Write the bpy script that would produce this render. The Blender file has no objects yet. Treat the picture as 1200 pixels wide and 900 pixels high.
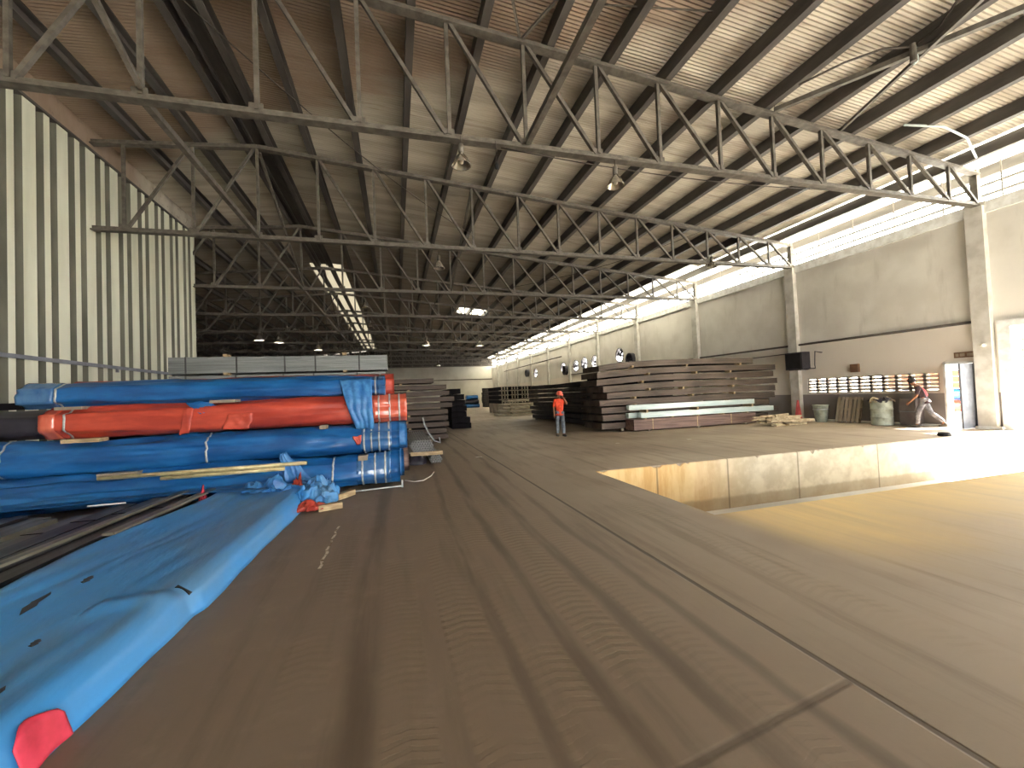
import bpy, math, random
from mathutils import Vector, Matrix, noise, Euler
R = random.Random(7)
sc = bpy.context.scene
COL = sc.collection
PI = math.pi

# ------------------------------------------------------------------ camera (calibrated on the hall's vanishing points)
f_px = 486.13
cam = bpy.data.cameras.new('camera')
cam.sensor_fit = 'HORIZONTAL'; cam.sensor_width = 36.0
cam.lens = f_px / 1200.0 * 36.0
cam.clip_start = 0.05; cam.clip_end = 500
co = bpy.data.objects.new('camera', cam); COL.objects.link(co)
M3 = Matrix(((0.962, -0.032, 0.270), (-0.269, 0.036, 0.962), (-0.041, -0.999, 0.026)))
xr = Vector((M3[0][0], M3[1][0], M3[2][0])).normalized()
fw = Vector((M3[0][2], M3[1][2], M3[2][2])).normalized()
up = xr.cross(fw).normalized()
fw = up.cross(xr).normalized()
co.matrix_world = Matrix(((xr.x, up.x, -fw.x, 0), (xr.y, up.y, -fw.y, 0), (xr.z, up.z, -fw.z, 1.65), (0, 0, 0, 1)))
sc.camera = co

# ------------------------------------------------------------------ materials
def srgb(r, g, b):
    def c(v):
        v /= 255.0
        return v / 12.92 if v <= 0.04045 else ((v + 0.055) / 1.055) ** 2.4
    return (c(r), c(g), c(b), 1.0)

class NT:
    def __init__(s, name):
        s.m = bpy.data.materials.new(name); s.m.use_nodes = True
        s.t = s.m.node_tree; s.n = s.t.nodes; s.l = s.t.links
        s.b = s.n['Principled BSDF']; s.out = s.n['Material Output']
    def node(s, typ, **kw):
        n = s.n.new(typ)
        for k, v in kw.items():
            if k.startswith('i_'):
                n.inputs[k[2:]].default_value = v
            else:
                setattr(n, k, v)
        return n
    def link(s, a, b): s.l.new(a, b)
    def coords(s, scale=(1, 1, 1)):
        tc = s.node('ShaderNodeTexCoord'); mp = s.node('ShaderNodeMapping')
        mp.inputs['Scale'].default_value = scale
        s.link(tc.outputs['Object'], mp.inputs['Vector'])
        return mp.outputs['Vector']
    def noise(s, vec, scale, detail=4, rough=0.55):
        n = s.node('ShaderNodeTexNoise'); n.inputs['Scale'].default_value = scale
        n.inputs['Detail'].default_value = detail; n.inputs['Roughness'].default_value = rough
        s.link(vec, n.inputs['Vector']); return n.outputs['Fac']
    def math(s, op, a, b=None, clamp=False):
        n = s.node('ShaderNodeMath', operation=op); n.use_clamp = clamp
        for i, v in enumerate((a, b)):
            if v is None: continue
            if isinstance(v, (int, float)): n.inputs[i].default_value = v
            else: s.link(v, n.inputs[i])
        return n.outputs[0]
    def smooth(s, v, lo, hi):
        n = s.node('ShaderNodeMapRange', interpolation_type='SMOOTHSTEP'); n.clamp = True
        s.link(v, n.inputs['Value']); n.inputs['From Min'].default_value = lo; n.inputs['From Max'].default_value = hi
        return n.outputs['Result']
    def mix(s, fac, a, b):
        n = s.node('ShaderNodeMix', data_type='RGBA')
        if isinstance(fac, (int, float)): n.inputs[0].default_value = fac
        else: s.link(fac, n.inputs[0])
        for i, v in ((6, a), (7, b)):
            if isinstance(v, tuple): n.inputs[i].default_value = v
            else: s.link(v, n.inputs[i])
        return n.outputs[2]
    def bump(s, h, strength=0.3, dist=0.02):
        n = s.node('ShaderNodeBump'); n.inputs['Strength'].default_value = strength
        n.inputs['Distance'].default_value = dist
        s.link(h, n.inputs['Height']); s.link(n.outputs['Normal'], s.b.inputs['Normal'])

def mat(name, c1, c2=None, rough=0.6, metal=0.0, scale=3.0, stretch=(1, 1, 1), lo=0.35, hi=0.65, bump=0.0, bscale=None, spec=0.4):
    t = NT(name)
    c2 = c2 or tuple([min(1, v * 0.75) for v in c1[:3]] + [1])
    v = t.coords(stretch)
    n = t.noise(v, scale)
    t.link(t.mix(t.smooth(n, lo, hi), c1, c2), t.b.inputs['Base Color'])
    t.b.inputs['Roughness'].default_value = rough; t.b.inputs['Metallic'].default_value = metal
    t.b.inputs['Specular IOR Level'].default_value = spec
    if bump: t.bump(t.noise(v, bscale or scale * 4, 6), bump)
    return t.m

def emis(name, col, strength):
    t = NT(name)
    t.b.inputs['Base Color'].default_value = col
    t.b.inputs['Emission Color'].default_value = col
    t.b.inputs['Emission Strength'].default_value = strength
    return t.m

M = {}
M['steel'] = mat('truss_paint', srgb(104, 99, 91), srgb(82, 77, 70), 0.55, 0.0, 6)
M['purlin'] = mat('purlin_paint', srgb(86, 82, 78), srgb(66, 62, 60), 0.6, 0.0, 3, (1, .2, 1))
M['plaster'] = None
M['concrete'] = mat('column_concrete', srgb(198, 196, 190), srgb(176, 172, 164), 0.8, 0, 2, bump=.1)
M['blue'] = mat('blue_tarp', srgb(34, 104, 168), srgb(24, 78, 136), 0.38, 0, 2.0, (.6, 2, 2), bump=.25, bscale=9)
M['blue_bright'] = mat('bright_blue_sheet', srgb(64, 146, 216), srgb(92, 138, 178), 0.42, 0, 1.1, (2.2, .5, 1), .35, .7, bump=.2, bscale=10)
M['blue_light'] = mat('faded_blue_tarp', srgb(74, 136, 192), srgb(44, 104, 168), 0.4, 0, 6, bump=.25)
M['red'] = mat('orange_red_tarp', srgb(202, 82, 62), srgb(166, 60, 48), 0.42, 0, 2.0, (.6, 2, 2), bump=.25, bscale=9)
M['pink'] = mat('pink_cloth', srgb(222, 66, 92), srgb(190, 50, 70), 0.6, 0, 5)
M['dark_wrap'] = mat('dark_grey_wrap', srgb(58, 56, 66), srgb(46, 44, 54), 0.5, 0, 2)
M['film'] = mat('clear_film', srgb(72, 116, 160), srgb(44, 92, 146), 0.2, 0, 3, (2, 1, 1), .3, .7, spec=.7)
M['film_red'] = mat('clear_film_over_red', srgb(214, 110, 86), srgb(196, 80, 60), 0.2, 0, 3, (2, 1, 1), .3, .7, spec=.7)
M['strap'] = mat('pale_strap', srgb(188, 194, 196), srgb(150, 156, 160), 0.35, 0.2, 8)
M['brown'] = mat('rusty_brown_steel', srgb(99, 86, 77), srgb(71, 61, 54), 0.6, 0.1, 2.2, (.3, 1, 1))
M['brown_y'] = mat('dark_brown_steel', srgb(66, 60, 58), srgb(46, 43, 43), 0.55, 0.2, 2.2, (1, .3, 1))
M['darksteel'] = mat('dark_steel', srgb(78, 78, 80), srgb(52, 52, 54), 0.42, 0.35, 3, (3, .4, 1))
M['olivesteel'] = mat('dusty_grey_steel', srgb(134, 132, 118), srgb(100, 98, 88), 0.4, 0.25, 3, (3, .4, 1))
M['black'] = mat('black_stock', srgb(27, 25, 29), srgb(19, 18, 21), 0.85, 0.0, 3, spec=.1)
M['greysteel'] = mat('grey_galvanised', srgb(142, 146, 146), srgb(122, 126, 126), 0.5, 0.15, 2, (.3, 2, 6))
M['zinc'] = mat('bright_zinc', srgb(196, 208, 208), srgb(172, 190, 190), 0.35, 0.1, 2, (.4, 3, 3))
M['pipe'] = mat('galvanised_pipe', srgb(150, 150, 148), srgb(110, 110, 110), 0.38, 0.45, 5)
M['yellowpipe'] = mat('cream_pipe', srgb(206, 196, 150), srgb(176, 164, 124), 0.35, 0.2, 5)
M['redbrown'] = mat('reddish_bar_steel', srgb(140, 116, 106), srgb(108, 88, 82), 0.6, 0.1, 3, (.3, 3, 6))
M['wood'] = mat('pale_wood', srgb(192, 172, 136), srgb(156, 134, 102), 0.7, 0, 8, (.6, 3, 3))
M['oldwood'] = mat('weathered_wood', srgb(160, 148, 132), srgb(136, 125, 110), 0.8, 0, 1.5, (3, 3, .6))
M['scrap'] = mat('scrap_wood', srgb(204, 190, 160), srgb(168, 150, 122), 0.8, 0, 9)
M['palepipe'] = mat('pale_tube_stock', srgb(186, 180, 160), srgb(140, 132, 116), 0.5, 0.1, 4, (.5, 2, 2))
M['rust'] = mat('orange_rust', srgb(128, 62, 34), srgb(98, 44, 24), 0.7, 0, 3)
M['white'] = mat('white_tarp', srgb(226, 226, 228), srgb(198, 202, 208), 0.5, 0, 2)
M['whitepaint'] = mat('white_paint', srgb(222, 224, 224), srgb(200, 200, 198), 0.45, 0, 4)
M['lightgrey'] = mat('light_grey_paint', srgb(124, 128, 138), srgb(106, 110, 120), 0.45, 0, 4)
M['blackbox'] = mat('dark_plastic', srgb(52, 50, 56), srgb(40, 38, 44), 0.5, 0, 4)
M['brown_dark'] = mat('dark_bar_steel', srgb(80, 67, 58), srgb(58, 48, 42), 0.6, 0.1, 2.2, (.3, 1, 1))
M['rubber'] = mat('black_rubber', srgb(30, 30, 32), srgb(22, 22, 22), 0.8, 0, 4)
M['drum'] = mat('grey_green_drum', srgb(176, 184, 172), srgb(140, 146, 134), 0.45, 0.15, 4)
M['cone'] = mat('faded_red_cone', srgb(196, 84, 84), srgb(166, 66, 66), 0.6, 0, 4)
M['plaque'] = mat('brown_sign', srgb(120, 92, 70), srgb(100, 76, 60), 0.6, 0, 4)
M['paper'] = mat('paper_scrap', srgb(214, 208, 196), srgb(190, 184, 172), 0.8, 0, 6)
M['chalk'] = mat('white_chalk', srgb(206, 196, 178), srgb(128, 112, 92), 0.9, 0, 12, lo=.45, hi=.6)
M['alu'] = mat('lamp_aluminium', srgb(186, 180, 164), srgb(150, 144, 130), 0.25, 0.7, 5)
M['lampglass'] = mat('lamp_glass', srgb(220, 216, 200), srgb(200, 196, 180), 0.15, 0, 5)
M['bulb'] = emis('lit_bulb', (1, 0.97, 0.9, 1), 300)
M['skin'] = mat('skin', srgb(150, 104, 78), srgb(128, 86, 64), 0.55, 0, 8)
M['vest'] = mat('orange_work_shirt', srgb(240, 84, 46), srgb(214, 66, 36), 0.7, 0, 12)
M['jeans'] = mat('grey_blue_jeans', srgb(120, 128, 140), srgb(84, 92, 106), 0.8, 0, 10)
M['palejeans'] = mat('washed_jeans', srgb(126, 126, 132), srgb(84, 84, 90), 0.8, 0, 10)
M['hat'] = mat('coral_hat', srgb(236, 108, 88), srgb(216, 92, 74), 0.5, 0, 10)
M['navy'] = mat('dark_shirt', srgb(66, 48, 52), srgb(50, 36, 42), 0.8, 0, 10)
M['redvest'] = mat('red_vest', srgb(206, 70, 74), srgb(176, 54, 58), 0.7, 0, 10)
M['hair'] = mat('black_hair', srgb(32, 26, 24), srgb(22, 18, 18), 0.7, 0, 20)
M['shoe'] = mat('grey_shoe', srgb(90, 86, 80), srgb(66, 62, 58), 0.7, 0, 10)
M['leaf'] = mat('leaf_green', srgb(130, 160, 70), srgb(90, 124, 48), 0.6, 0, 3)
M['bark'] = mat('bark', srgb(110, 90, 70), srgb(80, 64, 50), 0.9, 0, 6)
M['dirt'] = mat('outside_concrete', srgb(206, 204, 198), srgb(186, 182, 174), 0.85, 0, .5)
M['dado'] = mat('locker_paint', srgb(104, 98, 98), srgb(88, 82, 82), 0.6, 0, 4)
M['wire'] = mat('dark_cable', srgb(70, 62, 56), srgb(56, 50, 46), 0.7, 0, 4)
M['eyewhite'] = mat('eye', srgb(60, 50, 45), srgb(40, 34, 30), 0.3, 0, 4)

def mat_floor():
    t = NT('hall_floor')
    tc = t.node('ShaderNodeTexCoord'); sep = t.node('ShaderNodeSeparateXYZ')
    t.link(tc.outputs['Object'], sep.inputs[0])
    x, y = sep.outputs[0], sep.outputs[1]
    P = tc.outputs['Object']
    n1 = t.noise(P, .45, 5); n2 = t.noise(P, 3.5, 6, .65)
    st = t.node('ShaderNodeMapping'); st.inputs['Scale'].default_value = (2.6, .22, 1); t.link(P, st.inputs['Vector'])
    n3 = t.noise(st.outputs['Vector'], 1.6, 5, .6)
    col = t.mix(t.smooth(n1, .35, .68), srgb(166, 152, 134), srgb(146, 132, 115))
    # dirt brought in on the wheels darkens the lane between the stacks
    xn = t.math('ADD', x, t.math('MULTIPLY', t.math('SUBTRACT', n1, .5), 3.0))
    lane = t.math('SUBTRACT', 1.0, t.smooth(xn, .6, 4.2))
    col = t.mix(t.math('MULTIPLY', lane, .75), col, srgb(112, 96, 80))
    col = t.mix(t.math('MULTIPLY', t.smooth(n3, .48, .7), .45), col, srgb(96, 84, 70))
    col = t.mix(t.math('MULTIPLY', t.smooth(n2, .5, .75), .25), col, srgb(150, 138, 120))
    # tyre tracks: lanes of chevron tread running along the hall
    wob = t.math('MULTIPLY', t.math('SINE', t.math('MULTIPLY', y, .35)), .10)
    xs = t.math('ADD', x, wob)
    for xc, wd, am in ((-.18, .10, .5), (.74, .05, .45), (1.13, .06, .5), (1.62, .07, .45), (2.05, .05, .35)):
        dk = t.math('SUBTRACT', 1.0, t.smooth(t.math('ABSOLUTE', t.math('SUBTRACT', t.math('ADD', xs, t.math('MULTIPLY', n1, .25)), xc + .125)), wd * .3, wd * 1.5))
        col = t.mix(t.math('MULTIPLY', t.math('MULTIPLY', dk, t.smooth(n3, .3, .55)), am), col, srgb(72, 60, 48))
    tread = None
    hgt = n2
    for (xc, w, k, ph, amt) in ((.08, .15, 46, 0, .5), (.52, .17, 38, 1.1, .8), (.92, .16, 40, .4, .8), (1.38, .17, 38, 2.0, .8), (1.82, .13, 44, .9, .45), (-.5, .16, 42, .2, .4), (3.3, .2, 40, .9, .35)):
        d = t.math('ABSOLUTE', t.math('SUBTRACT', xs, xc))
        m = t.math('SUBTRACT', 1.0, t.smooth(d, w * .8, w))
        chev = t.math('SINE', t.math('ADD', t.math('ADD', t.math('MULTIPLY', y, k * 1.9), t.math('MULTIPLY', d, 22)), t.math('ADD', ph, t.math('MULTIPLY', n2, 5.0))))
        pat = t.smooth(chev, -.2, .5)
        worn = t.smooth(t.noise(P, .9, 3), .36, .6)
        v = t.math('MULTIPLY', t.math('MULTIPLY', t.math('MULTIPLY', m, pat), worn), amt)
        tread = v if tread is None else t.math('MAXIMUM', tread, v)
        ln = t.math('MULTIPLY', t.math('MULTIPLY', m, worn), amt * .3)
        col = t.mix(ln, col, srgb(150, 134, 108))
    col = t.mix(t.math('MULTIPLY', tread, .36), col, srgb(84, 72, 58))
    # warm daylight glow by the loading pit, put into the floor colour
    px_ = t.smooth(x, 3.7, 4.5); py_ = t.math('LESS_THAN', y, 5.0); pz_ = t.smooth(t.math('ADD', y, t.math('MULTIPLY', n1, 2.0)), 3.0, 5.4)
    door_glow = t.math('MULTIPLY', t.math('MULTIPLY', px_, py_), pz_)
    col = t.mix(t.math('MULTIPLY', door_glow, t.math('ADD', .35, t.math('MULTIPLY', n3, .8))), col, srgb(244, 214, 146))
    # saw-cut joints
    d1 = t.math('ABSOLUTE', t.math('SUBTRACT', x, 2.37))
    j1 = t.math('SUBTRACT', 1.0, t.smooth(d1, .012, .028))
    d2 = t.math('ABSOLUTE', t.math('SUBTRACT', t.math('ADD', y, t.math('MULTIPLY', x, -.14)), 1.43))
    j2 = t.math('MULTIPLY', t.math('SUBTRACT', 1.0, t.smooth(d2, .008, .035)), t.math('LESS_THAN', x, 2.37))
    jj = t.math('MAXIMUM', j1, t.math('MULTIPLY', j2, .6))
    col = t.mix(t.math('MULTIPLY', jj, .7), col, srgb(48, 40, 32))
    t.link(col, t.b.inputs['Base Color'])
    t.b.inputs['Roughness'].default_value = .62
    t.b.inputs['Specular IOR Level'].default_value = .35
    h = t.math('ADD', t.math('MULTIPLY', n2, .35), t.math('MULTIPLY', tread, -.5))
    h = t.math('SUBTRACT', h, t.math('MULTIPLY', jj, .8))
    t.bump(h, .35, .02)
    return t.m

def mat_wall():
    t = NT('hall_wall_plaster')
    tc = t.node('ShaderNodeTexCoord'); sep = t.node('ShaderNodeSeparateXYZ')
    P = tc.outputs['Object']; t.link(P, sep.inputs[0])
    y, z = sep.outputs[1], sep.outputs[2]
    n1 = t.noise(P, .6, 5)
    st = t.node('ShaderNodeMapping'); st.inputs['Scale'].default_value = (1, 1.4, .25); t.link(P, st.inputs['Vector'])
    n2 = t.noise(st.outputs['Vector'], 1.8, 6, .65)
    col = t.mix(t.smooth(n1, .35, .65), srgb(216, 213, 206), srgb(202, 198, 190))
    col = t.mix(t.math('MULTIPLY', t.smooth(n2, .55, .72), .3), col, srgb(166, 160, 150))
    low = t.math('SUBTRACT', 1.0, t.smooth(z, 3.28, 3.31))
    col = t.mix(t.math('MULTIPLY', low, .8), col, srgb(220, 212, 202))
    dado = t.math('MULTIPLY', t.math('LESS_THAN', z, 1.12), t.math('MULTIPLY', t.math('GREATER_THAN', y, 7.9), t.math('LESS_THAN', y, 40.0)))
    col = t.mix(dado, col, srgb(134, 128, 126))
    cap = t.math('GREATER_THAN', z, 6.68)
    col = t.mix(cap, col, srgb(226, 226, 222))
    t.link(col, t.b.inputs['Base Color']); t.b.inputs['Roughness'].default_value = .85
    t.bump(n2, .15, .02)
    return t.m

def mat_dock():
    t = NT('dock_concrete')
    tc = t.node('ShaderNodeTexCoord'); sep = t.node('ShaderNodeSeparateXYZ')
    P = tc.outputs['Object']; t.link(P, sep.inputs[0])
    x, z = sep.outputs[0], sep.outputs[2]
    st = t.node('ShaderNodeMapping'); st.inputs['Scale'].default_value = (2.2, 1, .35); t.link(P, st.inputs['Vector'])
    n1 = t.noise(st.outputs['Vector'], 2.0, 6, .65); n2 = t.noise(P, 2.5, 6)
    col = t.mix(t.smooth(n2, .35, .65), srgb(206, 200, 182), srgb(180, 172, 152))
    och = t.math('MULTIPLY', t.math('SUBTRACT', 1.0, t.smooth(x, 5.2, 8.2)), .85)  # ochre stain that also carries the warm glow by the pit corner
    col = t.mix(och, col, t.mix(t.smooth(n1, .4, .62), srgb(228, 198, 138), srgb(210, 166, 100)))
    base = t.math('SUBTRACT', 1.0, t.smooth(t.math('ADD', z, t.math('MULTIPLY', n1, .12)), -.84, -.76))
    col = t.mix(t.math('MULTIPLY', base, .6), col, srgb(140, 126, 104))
    jn = None
    for xj in (5.35, 7.2, 9.25, 11.9, 14.6):
        d = t.math('SUBTRACT', 1.0, t.smooth(t.math('ABSOLUTE', t.math('SUBTRACT', x, xj)), .012, .03))
        jn = d if jn is None else t.math('MAXIMUM', jn, d)
    col = t.mix(t.math('MULTIPLY', jn, .6), col, srgb(92, 82, 66))
    t.link(col, t.b.inputs['Base Color']); t.b.inputs['Roughness'].default_value = .8
    t.bump(n1, .2, .02)
    return t.m

def mat_roof():
    t = NT('roof_sheet')
    tc = t.node('ShaderNodeTexCoord'); sep = t.node('ShaderNodeSeparateXYZ')
    P = tc.outputs['Object']; t.link(P, sep.inputs[0])
    x, y = sep.outputs[0], sep.outputs[1]
    n0 = t.noise(P, .16, 3)
    st = t.node('ShaderNodeMapping'); st.inputs['Scale'].default_value = (.22, 2.2, 1); t.link(P, st.inputs['Vector'])
    n1 = t.noise(st.outputs['Vector'], .9, 5, .6)
    col = t.mix(t.smooth(n1, .38, .62), srgb(192, 185, 170), srgb(168, 159, 144))
    # rust-brown older sheets on the near, ridge side of the roof
    s_ = t.math('ADD', t.math('MULTIPLY', x, .34), t.math('MULTIPLY', t.math('SUBTRACT', y, 11.5), .5))
    s_ = t.math('ADD', s_, t.math('MULTIPLY', t.math('SUBTRACT', n1, .5), 1.6))
    old = t.math('SUBTRACT', 1.0, t.smooth(s_, -.4, .25))
    col = t.mix(t.math('MULTIPLY', old, .75), col, srgb(132, 107, 88))
    st2 = t.node('ShaderNodeMapping'); st2.inputs['Scale'].default_value = (.05, 1, 1); t.link(P, st2.inputs['Vector'])
    n4 = t.noise(st2.outputs['Vector'], 3.2, 3, .7)
    col = t.mix(t.math('MULTIPLY', t.smooth(n4, .58, .66), .45), col, srgb(122, 106, 92))
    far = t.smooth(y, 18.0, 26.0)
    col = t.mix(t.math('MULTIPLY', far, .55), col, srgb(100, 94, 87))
    t.link(col, t.b.inputs['Base Color']); t.b.inputs['Roughness'].default_value = .6
    return t.m

def mat_translucent(name, c, tr=.6):
    t = NT(name)
    d = t.node('ShaderNodeBsdfDiffuse'); d.inputs[0].default_value = c
    tl = t.node('ShaderNodeBsdfTranslucent'); 
    v = t.coords((.4, 3, 1)); n = t.noise(v, 2.5)
    cc = t.mix(t.smooth(n, .4, .6), c, tuple([q * .8 for q in c[:3]] + [1]))
    t.link(cc, tl.inputs[0])
    mx = t.node('ShaderNodeMixShader'); mx.inputs[0].default_value = tr
    t.link(d.outputs[0], mx.inputs[1]); t.link(tl.outputs[0], mx.inputs[2]); t.link(mx.outputs[0], t.out.inputs[0])
    return t.m

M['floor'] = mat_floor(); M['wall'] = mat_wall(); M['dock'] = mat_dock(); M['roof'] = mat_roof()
M['skylight'] = mat_translucent('skylight_sheet', (.8, .77, .64, 1), .26)
M['ridgelight'] = mat_translucent('ridge_clear_sheet', (.74, .68, .52, 1), .022)
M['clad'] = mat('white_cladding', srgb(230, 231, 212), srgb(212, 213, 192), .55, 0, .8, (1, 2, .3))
M['clad_gap'] = mat('shaded_cladding_channel', srgb(122, 122, 108), srgb(102, 102, 90), .6, 0, 1.5, (1, 2, .3))  # recess shade put into the channel colour
M['farwall'] = mat('pale_far_wall', srgb(196, 194, 184), srgb(178, 174, 162), .85, 0, .3)
M['darkwall'] = mat('dark_wall', srgb(70, 64, 58), srgb(56, 50, 46), .85, 0, .3)

# ------------------------------------------------------------------ mesh building
class MB:
    def __init__(s): s.v = []; s.f = []; s.mi = []; s.cur = 0
    def add(s, vs, fs, mi=None):
        o = len(s.v); s.v += [tuple(p) for p in vs]
        for q in fs: s.f.append(tuple(i + o for i in q)); s.mi.append(s.cur if mi is None else mi)
    def box(s, x0, x1, y0, y1, z0, z1, mi=None):
        s.add([(x0, y0, z0), (x1, y0, z0), (x1, y1, z0), (x0, y1, z0), (x0, y0, z1), (x1, y0, z1), (x1, y1, z1), (x0, y1, z1)],
              [(3, 2, 1, 0), (4, 5, 6, 7), (0, 1, 5, 4), (1, 2, 6, 5), (2, 3, 7, 6), (3, 0, 4, 7)], mi); return s
    def bar(s, p0, p1, w, h, ref=(0, 0, 1), mi=None):
        p0 = Vector(p0); p1 = Vector(p1); d = (p1 - p0).normalized(); rf = Vector(ref)
        if abs(d.dot(rf)) > .95: rf = Vector((0, 1, 0))
        a = d.cross(rf).normalized(); b = a.cross(d).normalized()
        c = [(-w / 2, -h / 2), (w / 2, -h / 2), (w / 2, h / 2), (-w / 2, h / 2)]
        vs = [p0 + a * u + b * v for u, v in c] + [p1 + a * u + b * v for u, v in c]
        s.add(vs, [(3, 2, 1, 0), (4, 5, 6, 7), (0, 1, 5, 4), (1, 2, 6, 5), (2, 3, 7, 6), (3, 0, 4, 7)], mi); return s
    def loft(s, prof, p0, p1, ref=(0, 0, 1), mi=None):
        "extrude a closed 2d profile (u sideways, v up) from p0 to p1"
        p0 = Vector(p0); p1 = Vector(p1); d = (p1 - p0).normalized(); rf = Vector(ref)
        if abs(d.dot(rf)) > .95: rf = Vector((0, 1, 0))
        a = d.cross(rf).normalized(); b = a.cross(d).normalized(); n = len(prof)
        vs = [p0 + a * u + b * v for u, v in prof] + [p1 + a * u + b * v for u, v in prof]
        fs = [tuple(range(n))[::-1], tuple(range(n, 2 * n))] + [(i, (i + 1) % n, n + (i + 1) % n, n + i) for i in range(n)]
        s.add(vs, fs, mi); return s
    def tube(s, pts, r, seg=8, caps=True, mi=None):
        pts = [Vector(p) for p in pts]; n = len(pts); rings = []
        rr = r if isinstance(r, (list, tuple)) else [r] * n
        pa = None
        for i, p in enumerate(pts):
            d = (pts[min(i + 1, n - 1)] - pts[max(i - 1, 0)]).normalized()
            if pa is None:
                rf = Vector((0, 0, 1)) if abs(d.z) < .9 else Vector((1, 0, 0)); a = d.cross(rf).normalized()
            else: a = (pa - d * pa.dot(d)).normalized()
            pa = a; b = d.cross(a)
            rings.append([p + (a * math.cos(t) + b * math.sin(t)) * rr[i] for t in [2 * PI * k / seg for k in range(seg)]])
        vs = [v for g in rings for v in g]; fs = []
        for i in range(n - 1):
            for k in range(seg): fs.append((i * seg + k, i * seg + (k + 1) % seg, (i + 1) * seg + (k + 1) % seg, (i + 1) * seg + k))
        if caps: fs += [tuple(range(seg))[::-1], tuple(range((n - 1) * seg, n * seg))]
        s.add(vs, fs, mi); return s
    def lathe(s, prof, c=(0, 0, 0), seg=20, mi=None):
        n = len(prof); vs = []
        for r, z in prof:
            for k in range(seg):
                t = 2 * PI * k / seg; vs.append((c[0] + r * math.cos(t), c[1] + r * math.sin(t), c[2] + z))
        fs = []
        for i in range(n - 1):
            for k in range(seg): fs.append((i * seg + k, i * seg + (k + 1) % seg, (i + 1) * seg + (k + 1) % seg, (i + 1) * seg + k))
        fs += [tuple(range(seg))[::-1], tuple(range((n - 1) * seg, n * seg))]
        s.add(vs, fs, mi); return s
    def grid(s, fn, nu, nv, mi=None, wrap=False):
        vs = [fn(i / nu, j / nv) for i in range(nu + 1) for j in range(nv + (0 if wrap else 1))]
        w = nv if wrap else nv + 1; fs = []
        for i in range(nu):
            for j in range(nv):
                j2 = (j + 1) % w if wrap else j + 1
                fs.append((i * w + j, i * w + j2, (i + 1) * w + j2, (i + 1) * w + j))
        s.add(vs, fs, mi); return s
    def mesh(s, name, mats, smooth=False):
        me = bpy.data.meshes.new(name); me.from_pydata(s.v, [], s.f)
        for m in (mats if isinstance(mats, (list, tuple)) else [mats]): me.materials.append(m)
        me.polygons.foreach_set('material_index', s.mi)
        if smooth: me.polygons.foreach_set('use_smooth', [True] * len(me.polygons))
        me.update(); return me
    def build(s, name, mats, parent=None, smooth=False, loc=None):
        o = bpy.data.objects.new(name, s.mesh(name, mats, smooth)); COL.objects.link(o)
        if parent is not None: o.parent = parent
        if loc is not None: o.location = loc
        return o

def tag(o, label=None, cat=None, group=None, kind=None):
    if label: o['label'] = label
    if cat: o['category'] = cat
    if group: o['group'] = group
    if kind: o['kind'] = kind
    return o
def thing(name, label, cat, loc=(0, 0, 0), rz=0, group=None):
    o = bpy.data.objects.new(name, None); COL.objects.link(o); o.empty_display_size = .1
    o.location = loc; o.rotation_euler = (0, 0, rz)
    return tag(o, label, cat, group)
def struct(o): o['kind'] = 'structure'; return o
def copy_tree(o, parent=None):
    c = o.copy(); COL.objects.link(c)
    if parent is not None: c.parent = parent
    for ch in list(o.children): copy_tree(ch, c)
    return c
def solid(o, t, off=0):
    m = o.modifiers.new('thick', 'SOLIDIFY'); m.thickness = t; m.offset = off
    return o
ORD = ['first', 'second', 'third', 'fourth', 'fifth', 'sixth', 'seventh', 'eighth', 'ninth', 'tenth', 'eleventh', 'twelfth', 'thirteenth', 'fourteenth', 'fifteenth', 'sixteenth', 'seventeenth', 'eighteenth', 'nineteenth', 'twentieth', 'twenty-first', 'twenty-second', 'twenty-third', 'twenty-fourth', 'twenty-fifth', 'twenty-sixth', 'twenty-seventh', 'twenty-eighth']

# ------------------------------------------------------------------ the hall
YN, YF = -12.0, 76.0          # near and far gable
XW, XL, XL2 = 17.6, -8.285, -25.6
RIDGE = -4.0
def zroof(x): return 10.29 - .0878 * abs(x - RIDGE)
PX0, PY0, PY1, PZ = 3.9, 4.5, 7.85, -1.12

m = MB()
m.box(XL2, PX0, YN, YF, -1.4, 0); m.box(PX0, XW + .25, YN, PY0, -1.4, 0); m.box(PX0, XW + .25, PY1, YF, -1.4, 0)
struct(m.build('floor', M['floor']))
struct(MB().box(PX0, XW + .3, PY0, PY1, -1.4, PZ).build('floor_loading_pit', M['dirt']))
# the long concrete face of the dock, with a chipped top edge
m = MB(); xs = [PX0 + i * .05 for i in range(int((XW - PX0) / .05) + 1)]
def chip(x):
    v = noise.noise(Vector((x * 2.3, 3.1, 0))) * .6 + noise.noise(Vector((x * 9, 1.1, 0))) * .5
    return -.005 - max(0, v - .12) * .26
for i in range(len(xs) - 1):
    a, b = xs[i], xs[i + 1]
    za, zb = chip(a), chip(b)
    m.add([(a, PY1 - .03, PZ), (b, PY1 - .03, PZ), (b, PY1 - .03, zb - .01), (a, PY1 - .03, za - .01), (a, PY1 + .0, za), (b, PY1 + .0, zb)], [(0, 1, 2, 3), (3, 2, 5, 4)])
struct(m.build('wall_dock', M['dock']))
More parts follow.
